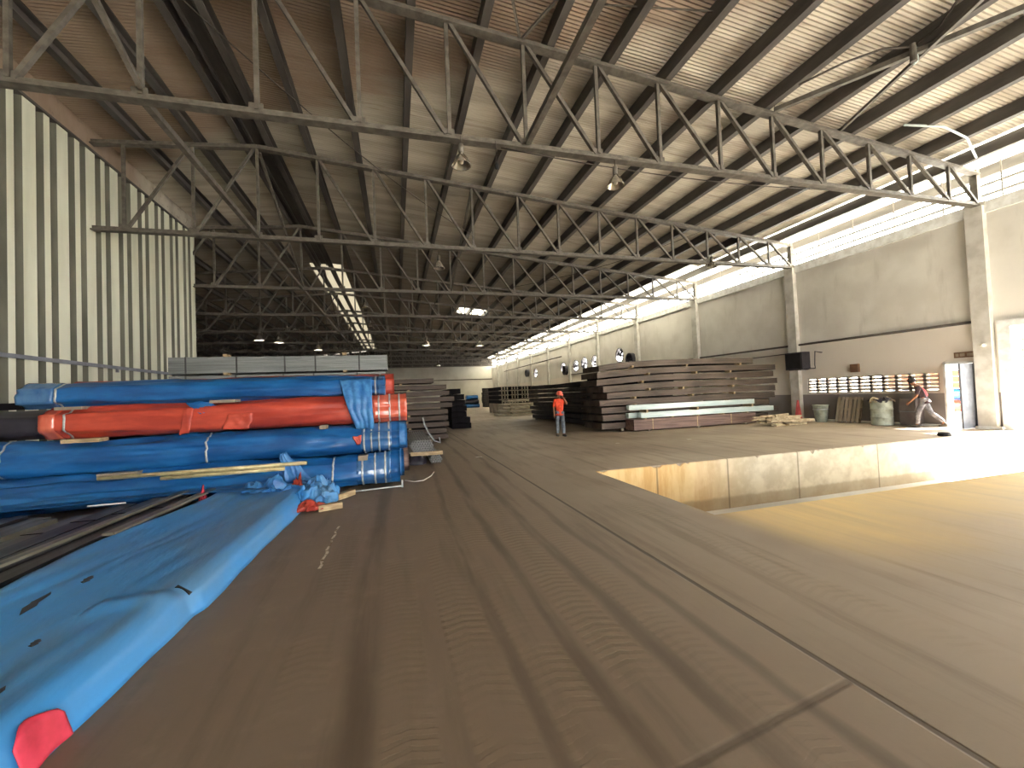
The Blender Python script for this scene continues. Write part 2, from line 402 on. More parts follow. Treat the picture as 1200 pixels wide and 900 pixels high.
# roof: corrugated sheets, two slopes, with clear sheets let in
m = MB(); pitch = .09; n = int((YF - YN) / pitch) * 4
SKY = [(-4.0, -2.95, 27.5, 72), (5.6, 8.3, 35.7, 38.0), (15.5, 16.62, 19.5, 76), (16.75, 19.4, -13, 77)]
SKYL = [(-4.85, -4.0, 27.5, 72)]
xb = [XL2 - .4, -4.85, -4.0, -2.95, 5.6, 8.3, 15.5, 16.62, 16.75, 19.3]
off = (0, .009, 0, -.009)
ys = [YN + i * pitch / 4 for i in range(n + 1)]
vs = [(x, y, zroof(x) + off[i % 4]) for x in xb for i, y in enumerate(ys)]
fs = []; mi = []
for a in range(len(xb) - 1):
    for i in range(n):
        xm = (xb[a] + xb[a + 1]) / 2; ym = ys[i]
        k = 0
        for (x0, x1, y0, y1) in SKY + SKYL:
            if x0 < xm < x1 and y0 < ym < y1: k = 2 if xm < 0 else 1
        fs.append((a * (n + 1) + i, (a + 1) * (n + 1) + i, (a + 1) * (n + 1) + i + 1, a * (n + 1) + i + 1)); mi.append(k)
m.v = vs; m.f = fs; m.mi = mi
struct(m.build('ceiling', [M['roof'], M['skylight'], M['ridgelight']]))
# gables, left walls
m = MB()
def gable(m, y, x0, x1, th=.2):
    pr = [(x0, -1.3)] + [(x1, -1.3), (x1, zroof(x1) + .02)] + ([(RIDGE, zroof(RIDGE) + .02)] if x0 < RIDGE < x1 else []) + [(x0, zroof(x0) + .02)]
    k = len(pr); vs = [(x, y, z) for x, z in pr] + [(x, y + th, z) for x, z in pr]
    m.add(vs, [tuple(range(k)), tuple(range(k, 2 * k))[::-1]] + [(i, (i + 1) % k, k + (i + 1) % k, k + i) for i in range(k)])
gable(m, YF, XL2, XW + .25); struct(m.build('wall_far', M['farwall']))
m = MB().box(XL2, 0.0, YN - .2, YN, -1.3, 10.2).box(14.5, XW + .25, YN - .2, YN, -1.3, 8.3).box(0.0, 14.5, YN - .2, YN, 5.0, 10.2)  # rear wall out of view, its gate opening added to let daylight in
struct(m.build('wall_rear', M['farwall']))
m = MB().box(XL2 - .2, XL2, YN, YF, -1.3, zroof(XL2)); struct(m.build('wall_outer_left', M['darkwall']))
m = MB().box(XL2, XW - .1, YF - .12, YF - .02, 4.72, 4.86); struct(m.build('trim_1', M['darkwall']))
m = MB()
gable_z = 7.2
pr = [(XL2 + .1, gable_z), (XW, gable_z), (XW, zroof(XW) - .02), (RIDGE, zroof(RIDGE) - .02), (XL2 + .1, zroof(XL2))]
k = len(pr); m.add([(x, YF - .06, z) for x, z in pr] + [(x, YF, z) for x, z in pr], [tuple(range(k)), tuple(range(k, 2 * k))[::-1]] + [(i, (i + 1) % k, k + (i + 1) % k, k + i) for i in range(k)])
struct(m.build('trim_2', M['darkwall']))
# left cladding wall: proud white pans with recessed channels, shade put into their colour
m = MB(); edges = []
y = 12.12 - 1.04 * 23
while y < 20.9:
    for (a, w) in ((0, .165), (.61, .175)):
        edges.append((y + a, y + a + w))
    y += 1.04
prev = YN; prof = []
for a, b in edges:
    if a < YN + .1 or b > 20.9: continue
    prof += [(XL, prev), (XL, a - .03), (XL - .14, a + .0), (XL - .14, b), (XL, b + .03)]
    prev = b + .03
prof += [(XL, prev), (XL, 21.0)]
clean = []
for p in prof:
    if not clean or abs(p[1] - clean[-1][1]) > 1e-4 or abs(p[0] - clean[-1][0]) > 1e-4: clean.append(p)
for i in range(len(clean) - 1):
    (xa, ya), (xb_, yb) = clean[i], clean[i + 1]
    deep = min(xa, xb_) < XL - .05
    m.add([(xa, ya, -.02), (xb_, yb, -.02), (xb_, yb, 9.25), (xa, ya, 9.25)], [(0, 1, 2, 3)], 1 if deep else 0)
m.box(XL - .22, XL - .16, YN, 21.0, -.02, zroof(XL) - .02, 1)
m.box(XL - .22, XL + .0, 20.96, 21.02, -.02, 9.25, 0)
struct(m.build('wall_left', [M['clad'], M['clad_gap']]))
struct(MB().box(XL - .16, XL + .05, YN, 21.05, 9.2, 9.26, 1).box(XL - .16, XL - .0, YN, 21.05, 9.26, zroof(XL) - .02, 0).build('trim_3', [M['roof'], M['purlin']]))
g = thing('wall_girt', 'grey steel angle rail running along the white ribbed cladding wall', 'rail', (XL, 0, 3.0))
MB().box(.0, .07, YN, 20.95, -.02, .03).box(.05, .07, YN, 20.95, -.07, -.02).build('angle_rail', M['lightgrey'], g)
for i in range(8):
    yy = -9 + i * 4.1
    MB().box(-.005, .06, yy - .03, yy + .03, -.16, -.03).build('bracket', M['lightgrey'], g)

# right wall with its openings
FANS = [(30.0, 4.5), (34.4, 4.36), (36.5, 4.40), (38.5, 4.30), (41.8, 4.34), (51.0, 4.34)]
m = MB(); T = .25
OPEN = [(4.4, 7.95, -1.2, 3.2), (8.66, 9.37, 0, 2.08), (9.55, 14.2, 1.17, 1.83)] + [(y - .65, y + .65, z - .65, z + .65) for y, z in FANS]
yb = sorted({YN, YF} | {o[0] for o in OPEN} | {o[1] for o in OPEN})
for a, b in zip(yb[:-1], yb[1:]):
    ym = (a + b) / 2; zs = [-1.3]
    for o in sorted([o for o in OPEN if o[0] < ym < o[1]], key=lambda q: q[2]): zs += [o[2], o[3]]
    zs.append(6.95)
    for z0, z1 in zip(zs[::2], zs[1::2]):
        if z1 - z0 > .01: m.box(XW, XW + T, a, b, z0, z1)
for (y, z) in FANS:
    N = 32; vs = []
    for X in (XW, XW + T):
        for k in range(N):
            t = 2 * PI * k / N; c, s_ = math.cos(t), math.sin(t); q = .65 / max(abs(c), abs(s_))
            vs.append((X, y + c * .56, z + s_ * .56)); vs.append((X, y + c * q, z + s_ * q))
    fs = []
    for k in range(N):
        a, b = 2 * k, 2 * ((k + 1) % N)
        fs += [(a, a + 1, b + 1, b), (2 * N + a, 2 * N + b, 2 * N + b + 1, 2 * N + a + 1), (a, b, 2 * N + b, 2 * N + a)]
    m.add(vs, fs)
struct(m.build('wall_right', M['wall']))
# pierced block screen in its long opening
m = MB(); nb = 11; dy = (14.2 - 9.55) / nb
for i in range(nb + 1): m.box(XW + .03, XW + .2, 9.55 + i * dy - .05, 9.55 + i * dy + .05, 1.17, 1.83)
for j in range(6):
    zz = 1.17 + j * .132
    m.box(XW + .03, XW + .2, 9.55, 14.2, zz - .047, zz + .047)
struct(m.build('window_1', M['wall']))
# big truck door: jambs, head
struct(MB().box(XW - .08, XW + T + .15, 7.78, 8.06, -1.12, 3.28).box(XW - .08, XW + T + .15, 4.3, 4.5, -1.12, 3.28).box(XW - .08, XW + T + .15, 4.5, 7.78, 3.08, 3.28).build('door_1', M['whitepaint']))
# small door with its open leaf
d2 = thing('door_2', None, None, (XW, 8.66, 0)); d2['kind'] = 'structure'
MB().box(-.04, .26, -.05, .015, 0, 2.13).box(-.04, .26, .695, .76, 0, 2.13).box(-.04, .26, -.05, .76, 2.06, 2.13).build('door_frame', M['whitepaint'], d2)
leaf = MB()
leaf.box(0, .68, -.02, .02, .02, 2.05)
leaf.box(.0, .68, -.032, -.02, .02, .12).box(.0, .68, -.032, -.02, 1.93, 2.05).box(.0, .09, -.032, -.02, .12, 1.93).box(.59, .68, -.032, -.02, .12, 1.93).box(.09, .59, -.032, -.02, .95, 1.05).box(.3, .38, -.032, -.02, .12, .95).box(.3, .38, -.032, -.02, 1.05, 1.93)
lf = leaf.build('door_leaf', M['lightgrey'], d2); lf.location = (-.05, .0, 0); lf.rotation_euler = (0, 0, math.radians(181))
h = MB().box(.5, .64, -.075, -.05, .98, 1.02).box(.6, .63, -.05, -.032, .95, 1.05).build('door_handle', M['zinc'], lf)
struct(MB().box(XW - .22, XW - .0, 8.02, 8.62, 0, .09).box(XW - .22, XW, 9.42, 14.4, 0, .07).build('baseboard_right', M['whitepaint']))

# concrete wall columns, each with its steel post
colproto = thing('wall_column', 'x', 'column', (XW, 8.35, 0))
MB().box(-.2, .0, -.21, .21, 0, 6.86).box(-.12, 0, -.25, .25, 6.86, 6.98).build('shaft', M['concrete'], colproto)
MB().box(-.08, .08, -.09, .09, 6.95, 8.05).build('steel_post', M['steel'], colproto)
MB().box(-.1, .12, -.12, .12, 6.94, 6.965).build('base_plate', M['steel'], colproto)
colys = [8.35 + 6.3 * i for i in range(11)]
for i, y in enumerate(colys):
    o = colproto if i == 0 else copy_tree(colproto)
    o.location = (XW, y, 0)
    tag(o, 'grey concrete wall column with steel post, %s' % ('nearest, beside the open doors' if i == 0 else 'beside the dark wall-mounted box' if i == 1 else ORD[i] + ' from the open truck door'), 'column', 'concrete columns along the grey wall')

# rod posts standing in the slot between wall and roof
ep = None
for i in range(52):
    y = 3.6 + 1.4 * i
    if min(abs(y - c) for c in colys) < .2: continue
    if ep is None: o = ep = MB().tube([(0, 0, 0), (0, 0, 1.2)], .022, 6).build('eave_rod', M['steel'])
    else: o = ep.copy(); COL.objects.link(o)
    o.location = (XW + .1, y, 6.93)
    tag(o, 'thin dark steel rod standing on the wall top in the bright eave gap', 'rod', 'thin rods in the eave gap')

for j, zz in enumerate((7.3, 7.62)):
    o = MB().box(XW + .5, XW + .56, YN + .05, YF - .05, zz, zz + .07).build('eave_rail', M['steel']); tag(o, ['lower', 'upper'][j].capitalize() + ' grey rail running along the bright eave gap above the wall', 'rail', 'rails in the eave gap')
struct(MB().box(XW - .1, XW + .3, YN, YF, 6.62, 6.97).build('trim_4', M['whitepaint']))
# ------------------------------------------------------------------ roof steel
NX = [-4.0, -2.25, -.5, 1.23, 2.87, 4.59, 6.2, 7.93, 9.6, 11.27, 13.0, 14.64, 16.29, 17.6]
NXL = [-4.0 - (x + 4.0) for x in NX]
def ztop(x): return zroof(x) - .44
ZB = 6.95
def angle_prof(w, h, t=.02):
    return [(-w / 2, -h / 2), (w / 2, -h / 2), (w / 2, -h / 2 + t), (t / 2, -h / 2 + t), (t / 2, h / 2), (-t / 2, h / 2), (-t / 2, -h / 2 + t), (-w / 2, -h / 2 + t)]
def make_truss(xmin):
    root = thing('roof_truss', 'x', 'truss')
    m = MB(); xl = max(xmin, XL2)
    m.loft(angle_prof(.2, .16, .035), (XW, 0, ztop(XW)), (RIDGE, 0, ztop(RIDGE)))
    m.loft(angle_prof(.2, .16, .035), (RIDGE, 0, ztop(RIDGE)), (xl, 0, ztop(xl)))
    m.build('top_chord', M['steel'], root)
    MB().loft(angle_prof(.2, .15, .035), (xl, 0, ZB), (XW, 0, ZB)).build('bottom_chord', M['steel'], root)
    for x in NX + NXL[1:]:
        if x < xmin + .2 or x > 17.3: continue
        MB().bar((x, 0, ZB + .05), (x, 0, ztop(x) - .05), .075, .075, (0, 1, 0)).build('post', M['steel'], root)
        if x < 17: MB().box(x - .14, x + .1, -.012, .012, ZB - .02, ZB + .17).build('gusset', M['steel'], root)
    for A, sgn in ((NX, 1), (NXL, -1)):
        for i in range(len(A) - 1):
            x0, x1 = A[i], A[i + 1]
            if min(x0, x1) < xmin - .01 or (sgn == 1 and i == 0):
                continue
            MB().bar((x0 + sgn * .06, 0, ztop(x0) - .04), (x1 - sgn * .08, 0, ZB + .04), .07, .085, (0, 1, 0)).build('diagonal', M['steel'], root)
    return root
TY = [2.0 + 6.3 * i for i in range(12)]
ta = make_truss(XL + .02); tb = None
TL = ['overhead, behind the first visible truss', 'closest to the viewer, its chord crossing the picture high up', 'second in depth, its end entering the white cladding wall', 'third in depth, just past the end of the white cladding wall']
for i, y in enumerate(TY):
    if i <= 2: o = ta if i == 0 else copy_tree(ta)
    else:
        if tb is None: o = tb = make_truss(XL2)
        else: o = copy_tree(tb)
    o.location = (0, y, 0)
    tag(o, 'steel lattice roof truss, ' + (TL[i] if i < 4 else '%s in depth counting from the viewer' % ORD[i - 1]), 'truss', 'roof trusses across the hall')
# purlins: channels along the hall
pxs = [2.03 + 1.487 * k for k in range(12)] + [2.03 - 1.487 * k for k in range(1, 4)] + [-3.62, -4.38] + [-5.62 - 1.487 * k for k in range(14)]
pxs = sorted([x for x in pxs if XL2 < x < 19.4], reverse=True)
pm = None
for i, x in enumerate(pxs):
    if pm is None:
        pm = MB().loft([(-.08, -.17), (.09, -.17), (.09, -.145), (-.05, -.145), (-.05, .145), (.09, .145), (.09, .17), (-.08, .17)], (0, YN + .02, 0), (0, YF - .1, 0)).mesh('purlin', M['purlin'])
    o = bpy.data.objects.new('roof_purlin', pm); COL.objects.link(o); o.location = (x, 0, zroof(x) - .19)
    tag(o, 'long dark roof purlin, %s counting inward from the bright eave over the grey wall' % ORD[i] if i < 28 else 'long dark roof purlin, last one by the hidden outer wall', 'purlin', 'purlins under the roof sheets')
# ridge cap channel
t_ = MB().box(-.2, .2, YN + .02, 27.4, 0, .04).box(-.2, -.15, YN + .02, 27.4, -.1, 0).box(.15, .2, YN + .02, 27.4, -.1, 0).build('ridge_channel', M['purlin'], None, loc=(RIDGE, 0, zroof(RIDGE) - .13))
tag(t_, 'dark channel between the two ridge purlins at the top of the roof', 'channel')
# ties and braces along the hall
def strut(name, p0, p1, w, label, group=None, cat='brace', mt='steel'):
    p0 = Vector(p0); p1 = Vector(p1)
    o = MB().bar((0, 0, 0), p1 - p0, w, w).build(name, M[mt], None, loc=p0)
    return tag(o, label, cat, group)
BAYS = ['first', 'second', 'third', 'fourth', 'fifth', 'sixth', 'seventh']
for i in range(0, 7):
    bay = 'overhead, before the nearest truss' if i == 0 else 'between the %s and %s trusses from the viewer' % (BAYS[i - 1], (BAYS + ['eighth'])[i])
    if i: strut('tie_beam', (RIDGE, TY[i] + .1, ZB), (RIDGE, TY[i + 1] - .1, ZB), .11, 'steel tie beam below the ridge, ' + bay, 'tie beams under the ridge', 'beam')
    if i % 2 == 0:
        strut('ridge_brace', (RIDGE + .05, TY[i] + .1, ztop(RIDGE) - .12), (RIDGE + .05, TY[i + 1] - .1, ZB + .1), .075, 'sloping steel brace below the ridge, ' + bay, 'sloping braces under the ridge')
        if i: strut('roof_brace', (2.87, TY[i] + .1, ztop(2.87) - .12), (2.87, TY[i + 1] - .1, ZB + .1), .075, 'sloping steel brace right of the ridge, ' + bay, 'sloping braces right of the ridge')
strut('tie_beam', (2.87, TY[0] + .1, ZB + .05), (2.87, TY[1] - .1, ZB + .05), .12, 'thick steel tube rising out of view from the nearest truss', None, 'beam')
strut('roof_brace', (9.6, TY[1] - .1, 8.68), (13.0, TY[0] + .1, 8.38), .11, 'thick tube bracing the roof plane, longer of two crossing tubes near the eave')
strut('roof_brace', (11.87, TY[1] - .1, 8.47), (9.6, TY[0] + .1, 8.62), .07, 'thinner tube crossing the thick roof brace near the eave')
strut('knee_brace', (2.87, TY[1] - .05, ztop(2.87) + .05), (3.6, TY[1] - 1.4, zroof(3.6) - .1), .05, 'short thin knee brace from nearest truss to roof, leaning to the eave')
strut('knee_brace', (2.8, TY[1] - .05, ztop(2.87) + .05), (2.1, TY[1] - 1.4, zroof(2.1) - .1), .05, 'short thin knee brace from nearest truss to roof, leaning to the ridge')
strut('knee_brace', (4.1, TY[1] - 1.0, zroof(4.1) - .16), (6.4, TY[1] - 1.6, zroof(6.4) - .16), .025, 'thin sag rod under the roof sheets beside the thick tube', None, 'rod')
# eave sprinkler drop and hoses by the crossing tubes
p = thing('pipe_drop', 'short capped pipe drop with curved hose under the roof near the eave', 'pipe', (10.75, 5.9, 8.45))
MB().tube([(0, 0, .25), (0, 0, -.12)], .06, 10).build('pipe_stub', M['steel'], p)
MB().tube([(0, 0, .2), (-.5, .25, .26), (-1.1, .6, .14), (-1.8, 1.1, -.1)], .022, 6).build('hose', M['wire'], p, True)
MB().tube([(0, 0, .2), (.1, -.4, .3), (-.2, -.9, .42)], .022, 6).build('hose', M['wire'], p, True)
MB().tube([(.12, 0, .2), (.14, .02, -.06), (.05, .02, -.14)], .03, 8).build('elbow', M['zinc'], p, True)
o = MB().tube([(13.3, 7.6, 8.42), (14.3, 7.3, 8.32), (15.4, 7.4, 8.22), (16.8, 7.9, 8.12)], .03, 6).build('eave_conduit', M['zinc'], None, True)
tag(o, 'pale conduit crossing below the purlins near the eave', 'conduit')
# thin wires strung between the trusses
def wire(pts, r, label, cat='wire', name='cable', mt='wire', group=None):
    o = MB().tube(pts, r, 6).build(name, M[mt], None, True); return tag(o, label, cat, group)
def sag(p0, p1, s, n=10):
    p0 = Vector(p0); p1 = Vector(p1)
    return [p0.lerp(p1, i / n) - Vector((0, 0, 4 * s * (i / n) * (1 - i / n))) for i in range(n + 1)]
wire(sag((2.3, 8.3, 6.86), (11.5, 8.35, 6.86), .16), .012, 'thin wire sagging under the nearest truss bottom chord')
wire(sag((-3.6, 8.9, 9.3), (2.87, 14.5, 7.4), .3), .012, 'thin wire slung from the ridge to the second truss')
wire(sag((5.5, 20.8, 7.2), (12.8, 14.7, 8.3), .3), .014, 'thin wire slung between second and third truss near the eave')
wire([(9.62, 8.2, 8.7), (9.62, 8.2, 11.0 - 1.5)], .008, 'short vertical hanger wire above the thick roof brace')

# hanging lamps
def make_lamp(lit):
    root = thing('highbay_lamp', 'x', 'lamp')
    MB().lathe([(.01, .18), (.06, .18), (.09, .12), (.17, .02), (.24, -.14), (.25, -.16), (.235, -.15), (.16, .0), (.05, .06), (.01, .06)], seg=20).build('reflector', M['alu'], root, True)
    MB().lathe([(.02, .40), (.07, .39), (.075, .2), (.03, .17)], seg=14).build('ballast', M['steel'], root, True)
    MB().tube([(0, 0, .38), (0, 0, .62)], .012, 6).build('hook_rod', M['wire'], root)
    MB().lathe([(.01, -.12), (.05, -.1), (.065, -.03), (.045, .04), (.02, .06)], seg=12).build('bulb', M['bulb' if lit else 'lampglass'], root, True)
    return root
l0, l1 = make_lamp(False), make_lamp(True)
LAMPS = [(0, 1.43, 8.2, 6.45, 'unlit bell lamp hanging under the nearest truss, near the ridge'),
         (0, 4.95, 8.25, 6.4, 'unlit lamp ring hanging under the nearest truss, nearer the eave'),
         (0, 1.6, 14.5, 6.3, 'unlit bell lamp hanging under the second truss'),
         (0, 13.1, 14.5, 6.85, 'unlit bell lamp under the roof close to the eave'),
         (0, -1.3, 21.2, 6.3, 'unlit dome lamp beside the clear ridge sheets, upper one'),
         (0, -1.4, 27.0, 6.3, 'unlit dome lamp beside the clear ridge sheets, lower one'),
         (0, 4.75, 33.4, 6.3, 'unlit dome lamp below the bright square skylight'),
         (0, 7.9, 33.4, 6.4, 'unlit dome lamp at the foot of a white truss post past the skylight'),
         (1, 2.6, 35.4, 6.3, 'lit lamp with glare deep in the hall, left of the square skylight'),
         (1, 7.3, 36.0, 6.3, 'lit lamp deep in the hall, just under the square skylight'),
         (1, -8.0, 33.2, 6.3, 'brightest lit lamp over the grey purlin stack'),
         (1, -6.2, 38.0, 6.3, 'lit lamp over the grey purlin stack, nearer the ridge sheets'),
         (1, -9.2, 33.0, 6.45, 'lit lamp over the grey purlin stack, closest to the cladding wall'),
         (1, 5.8, 58.0, 6.3, 'small lit lamp far off before the end wall'),
         (1, -6.5, 46.0, 6.2, 'small lit lamp far off behind the grey purlin stack')]
used = set()
for lit, x, y, z, lab in LAMPS:
    pr = l1 if lit else l0
    o = pr if lit not in used else copy_tree(pr); used.add(lit)
    o.location = (x, y, z); o.scale = (1.35,) * 3 if lit else (.8,) * 3; tag(o, lab, 'lamp', 'bell lamps hanging from the trusses')
p = thing('pendant_cord', 'small switch hanging on a cord under the nearest truss', 'switch', (2.15, 8.15, 6.85))
MB().tube([(0, 0, .05), (0, 0, -.42)], .008, 6).build('cord', M['wire'], p)
MB().lathe([(.01, -.55), (.04, -.53), (.05, -.46), (.02, -.4)], seg=10).build('switch_body', M['rubber'], p, True)

# ------------------------------------------------------------------ things on and along the grey wall
cproto = MB().tube([(XW - .06, 8.6, 3.34), (XW - .06, 14.4, 3.36), (XW - .06, 26, 3.42), (XW - .06, 40, 3.5)], .045, 8)
tag(cproto.build('wall_conduit', M['wire'], None, True), 'dark conduit running along the grey wall above head height', 'conduit')
tag(MB().tube([(XW - .04, 14.9, 3.02), (XW - .04, 22, 2.98), (XW - .04, 30, 3.05)], .025, 6).build('wall_cable', M['wire'], None, True), 'thinner cable below the dark conduit on the grey wall', 'cable')
tag(MB().tube([(XW - .3, 41.5, 5.55), (XW - .3, 66, 5.55)], .06, 8).build('pipe_rail', M['wire'], None, True), 'dark pipe run held off the far part of the grey wall', 'pipe')
FL = ['closest, above the brown stack', 'first of three bright fans in a row', 'middle of three bright fans in a row', 'last of three bright fans in a row', 'beside a dark round fan', 'farthest, small and bright']
fp = thing('exhaust_fan', 'x', 'fan')
N = 28
mm = MB(); 
mm.grid(lambda u, v: (-.06 + .3 * [0, 1, 1, 0, 0][int(round(u * 4))] - .0, (.54, .54, .60, .60, .54)[int(round(u * 4))] * math.cos(2 * PI * v), (.54, .54, .60, .60, .54)[int(round(u * 4))] * math.sin(2 * PI * v)), 4, N, wrap=True)
mm.build('shroud', M['blackbox'], fp)
mm = MB(); mm.lathe([(.02, -.08), (.13, -.08), (.15, .0), (.13, .1), (.02, .12)], seg=16)
hub = mm.build('hub', M['blackbox'], fp, True); hub.rotation_euler = (0, PI / 2, 0); hub.location = (.08, 0, 0)
for k in range(4):
    t = 2 * PI * k / 4 + .5
    mm = MB(); c, s_ = math.cos(t), math.sin(t)
    def bl(u, v, t=t):
        r = .12 + .38 * u; a = t + (v - .5) * (.5 + .35 * u)
        return (.08 + (v - .5) * .14, r * math.cos(a), r * math.sin(a))
    bo = solid(mm.grid(bl, 4, 4).build('blade', M['blackbox'], hub, True), .012); bo.matrix_parent_inverse = hub.matrix_basis.inverted()
MB().box(-.02, .0, -.56, .56, -.02, .02).box(-.02, .0, -.02, .02, -.56, .56).build('guard_bar', M['blackbox'], fp)
for i, (y, z) in enumerate(FANS):
    o = fp if i == 0 else copy_tree(fp); o.location = (XW + .02, y, z); 
    tag(o, 'round wall exhaust fan with daylight behind, ' + FL[i], 'fan', 'wall fans with daylight behind')
    o.rotation_euler = (i * .9, 0, 0)
for i, (y, z, lab) in enumerate([(27.9, 3.97, 'dark round fan bracketed on the grey wall beside the closest bright fan'), (40.6, 4.0, 'dark round fan on the grey wall beside a bright one further down'), (53.8, 4.5, 'small dark bracketed fan far along the grey wall')]):
    p = thing('drum_fan', lab, 'fan', (XW - .3, y, z), 0, 'dark bracketed wall fans')
    mm = MB(); mm.grid(lambda u, v: (-.16 + .32 * [0, 1, 1, 0, 0][int(round(u * 4))], (.46, .46, .5, .5, .46)[int(round(u * 4))] * math.cos(2 * PI * v), (.46, .46, .5, .5, .46)[int(round(u * 4))] * math.sin(2 * PI * v)), 4, 24, wrap=True)
    mm.build('shroud', M['blackbox'], p)
    mo = MB().tube([(-.1, 0, 0), (.1, 0, 0)], .12, 12).build('motor', M['blackbox'], p)
    for k in range(4):
        t = PI / 2 * k
        def bl(u, v, t=t):
            r = .1 + .34 * u; a = t + (v - .5) * .9
            return ((v - .5) * .12, r * math.cos(a), r * math.sin(a))
        solid(MB().grid(bl, 3, 3).build('blade', M['darksteel'], mo, True), .012)
    MB().bar((0, 0, 0), (.3, 0, .0), .06, .06).bar((0, .4, 0), (.3, .4, 0), .04, .04).build('bracket', M['blackbox'], p)

p = thing('wall_unit', 'dark box unit on a wall bracket beside the concrete column', 'unit', (XW, 14.0, 2.3))
MB().box(-.62, -.16, -.12, .68, -.06, .7).build('case', M['blackbox'], p)
MB().box(-.64, -.62, -.06, .62, .0, .64).build('front_panel', M['rubber'], p)
MB().tube([(-.1, -.55, .62), (-.5, -.62, .66), (-.55, -.62, .1), (-.5, -.6, -.05), (-.5, .62, -.06)], .022, 6).tube([(-.02, -.55, .62), (-.1, -.55, .62)], .022, 6).build('bracket', M['blackbox'], p)
MB().box(-.3, 0, .1, .16, -.08, -.02).box(-.3, 0, .42, .48, -.08, -.02).build('arm', M['blackbox'], p)
p = thing('switch_box', 'small brown electrical box on the wall over the pierced blocks', 'box', (XW, 12.15, 2.15))
MB().box(-.1, 0, -.15, .15, -.16, .16).build('case', M['plaque'], p)
MB().box(-.115, -.1, -.12, .12, -.13, .13).build('lid', M['plaque'], p)
p = thing('wall_sign', 'narrow brown sign plate on the wall above the small door', 'sign', (XW, 8.85, 2.34))
MB().box(-.03, 0, -.27, .27, -.09, .09).build('plate', M['plaque'], p)
for (a, b) in ((-.22, -.05), (.0, .12), (.15, .23)): MB().box(-.034, -.03, a, b, -.05, .05).build('panel_mark', M['oldwood'], p)
p = thing('bulkhead_lamp', 'small bright bulb lamp on the nearest wall column', 'lamp', (XW - .2, 8.3, 2.58))
MB().lathe([(.02, -.03), (.06, -.02), (.06, .02), (.02, .03)], seg=12).build('base', M['whitepaint'], p).rotation_euler = (0, PI / 2, 0)
b = MB().lathe([(.01, -.14), (.04, -.12), (.05, -.08), (.03, -.03)], seg=12).build('bulb', M['lampglass'], p, True); b.rotation_euler = (0, PI / 2, 0)

# leaning pallet
p = thing('wooden_pallet', 'grey wooden pallet leaning upright against the dark dado', 'pallet', (17.12, 11.78, 0))
for k in range(6):
    MB().box(-.05, -.03, .05 + k * .155, .05 + k * .155 + .1, .02, 1.04).build('board', M['oldwood'], p)
for zz in (.08, .5, .93): MB().box(-.03, .06, .04, .93, zz, zz + .09).build('bearer', M['oldwood'], p)
for k in range(3): MB().box(.06, .08, .05 + k * .37, .15 + k * .37, .02, 1.04).build('back_board', M['oldwood'], p)
p.rotation_euler = (0, math.radians(14), 0)
# bins and drum
p = thing('bucket_bin', 'pale tapered bin standing left of the leaning pallet', 'bin', (17.0, 13.2, 0))
MB().lathe([(.01, .02), (.2, .0), (.27, .66), (.29, .68), (.29, .71), (.25, .71), (.2, .1), (.01, .08)], seg=22).build('body', M['drum'], p, True)
MB().lathe([(.27, .5), (.275, .5), (.28, .54), (.272, .54)], seg=22).build('band', M['strap'], p, True)
p = thing('trash_drum', 'dented steel drum full of rubbish beside the walking man', 'drum', (17.0, 10.95, 0))
MB().lathe([(.01, .01), (.31, .0), (.33, .02), (.315, .04), (.315, .28), (.335, .30), (.315, .32), (.315, .57), (.335, .59), (.315, .61), (.315, .86), (.335, .88), (.30, .88), (.29, .7), (.01, .68)], seg=28).build('body', M['drum'], p, True)
for k in range(7):
    a = k * .9; mm = MB()
    def cl(u, v, a=a):
        q = Vector((u, v, a)); n_ = noise.noise_vector(q * 3 + Vector((a * 3, 0, 0)))
        return (.18 * math.cos(a) + (u - .5) * .3 + n_.x * .06, .18 * math.sin(a) + (v - .5) * .3 + n_.y * .06, .86 + n_.z * .12 + .1 * math.sin(3.1 * u))
    o = solid(mm.grid(cl, 6, 6).build('rubbish', M['scrap' if k % 3 == 0 else 'dark_wrap'], p, True), .01)
p = thing('traffic_cone', 'faded red traffic cone behind the scrap wood by the column', 'cone', (17.05, 14.25, 0))
MB().lathe([(.01, .0), (.2, .0), (.2, .03), (.15, .05), (.04, .86), (.035, .9), (.01, .9)], seg=20).build('body', M['cone'], p, True)
MB().box(-.22, .22, -.22, .22, 0, .035).build('foot', M['rubber'], p)
p = thing('metal_locker', 'low grey steel locker against the dado near the walking man', 'locker', (17.36, 10.25, 0))
MB().box(-.2, .2, -.24, .24, 0.02, .95).build('body', M['dado'], p)
MB().box(-.215, -.2, -.22, .22, .52, .93).build('door', M['dado'], p); MB().box(-.215, -.2, -.22, .22, .05, .48).build('door', M['dado'], p)
MB().box(-.24, -.2, -.26, .26, .485, .515).build('ledge', M['lightgrey'], p)
o = MB().lathe([(.01, 0), (.13, 0), (.15, .05), (.12, .1), (.01, .11)], seg=12).build('rubber_block', M['rubber'], None, True, (14.75, 7.98, 0)); tag(o, 'black rubber block lying on the dock edge near the small door', 'block')

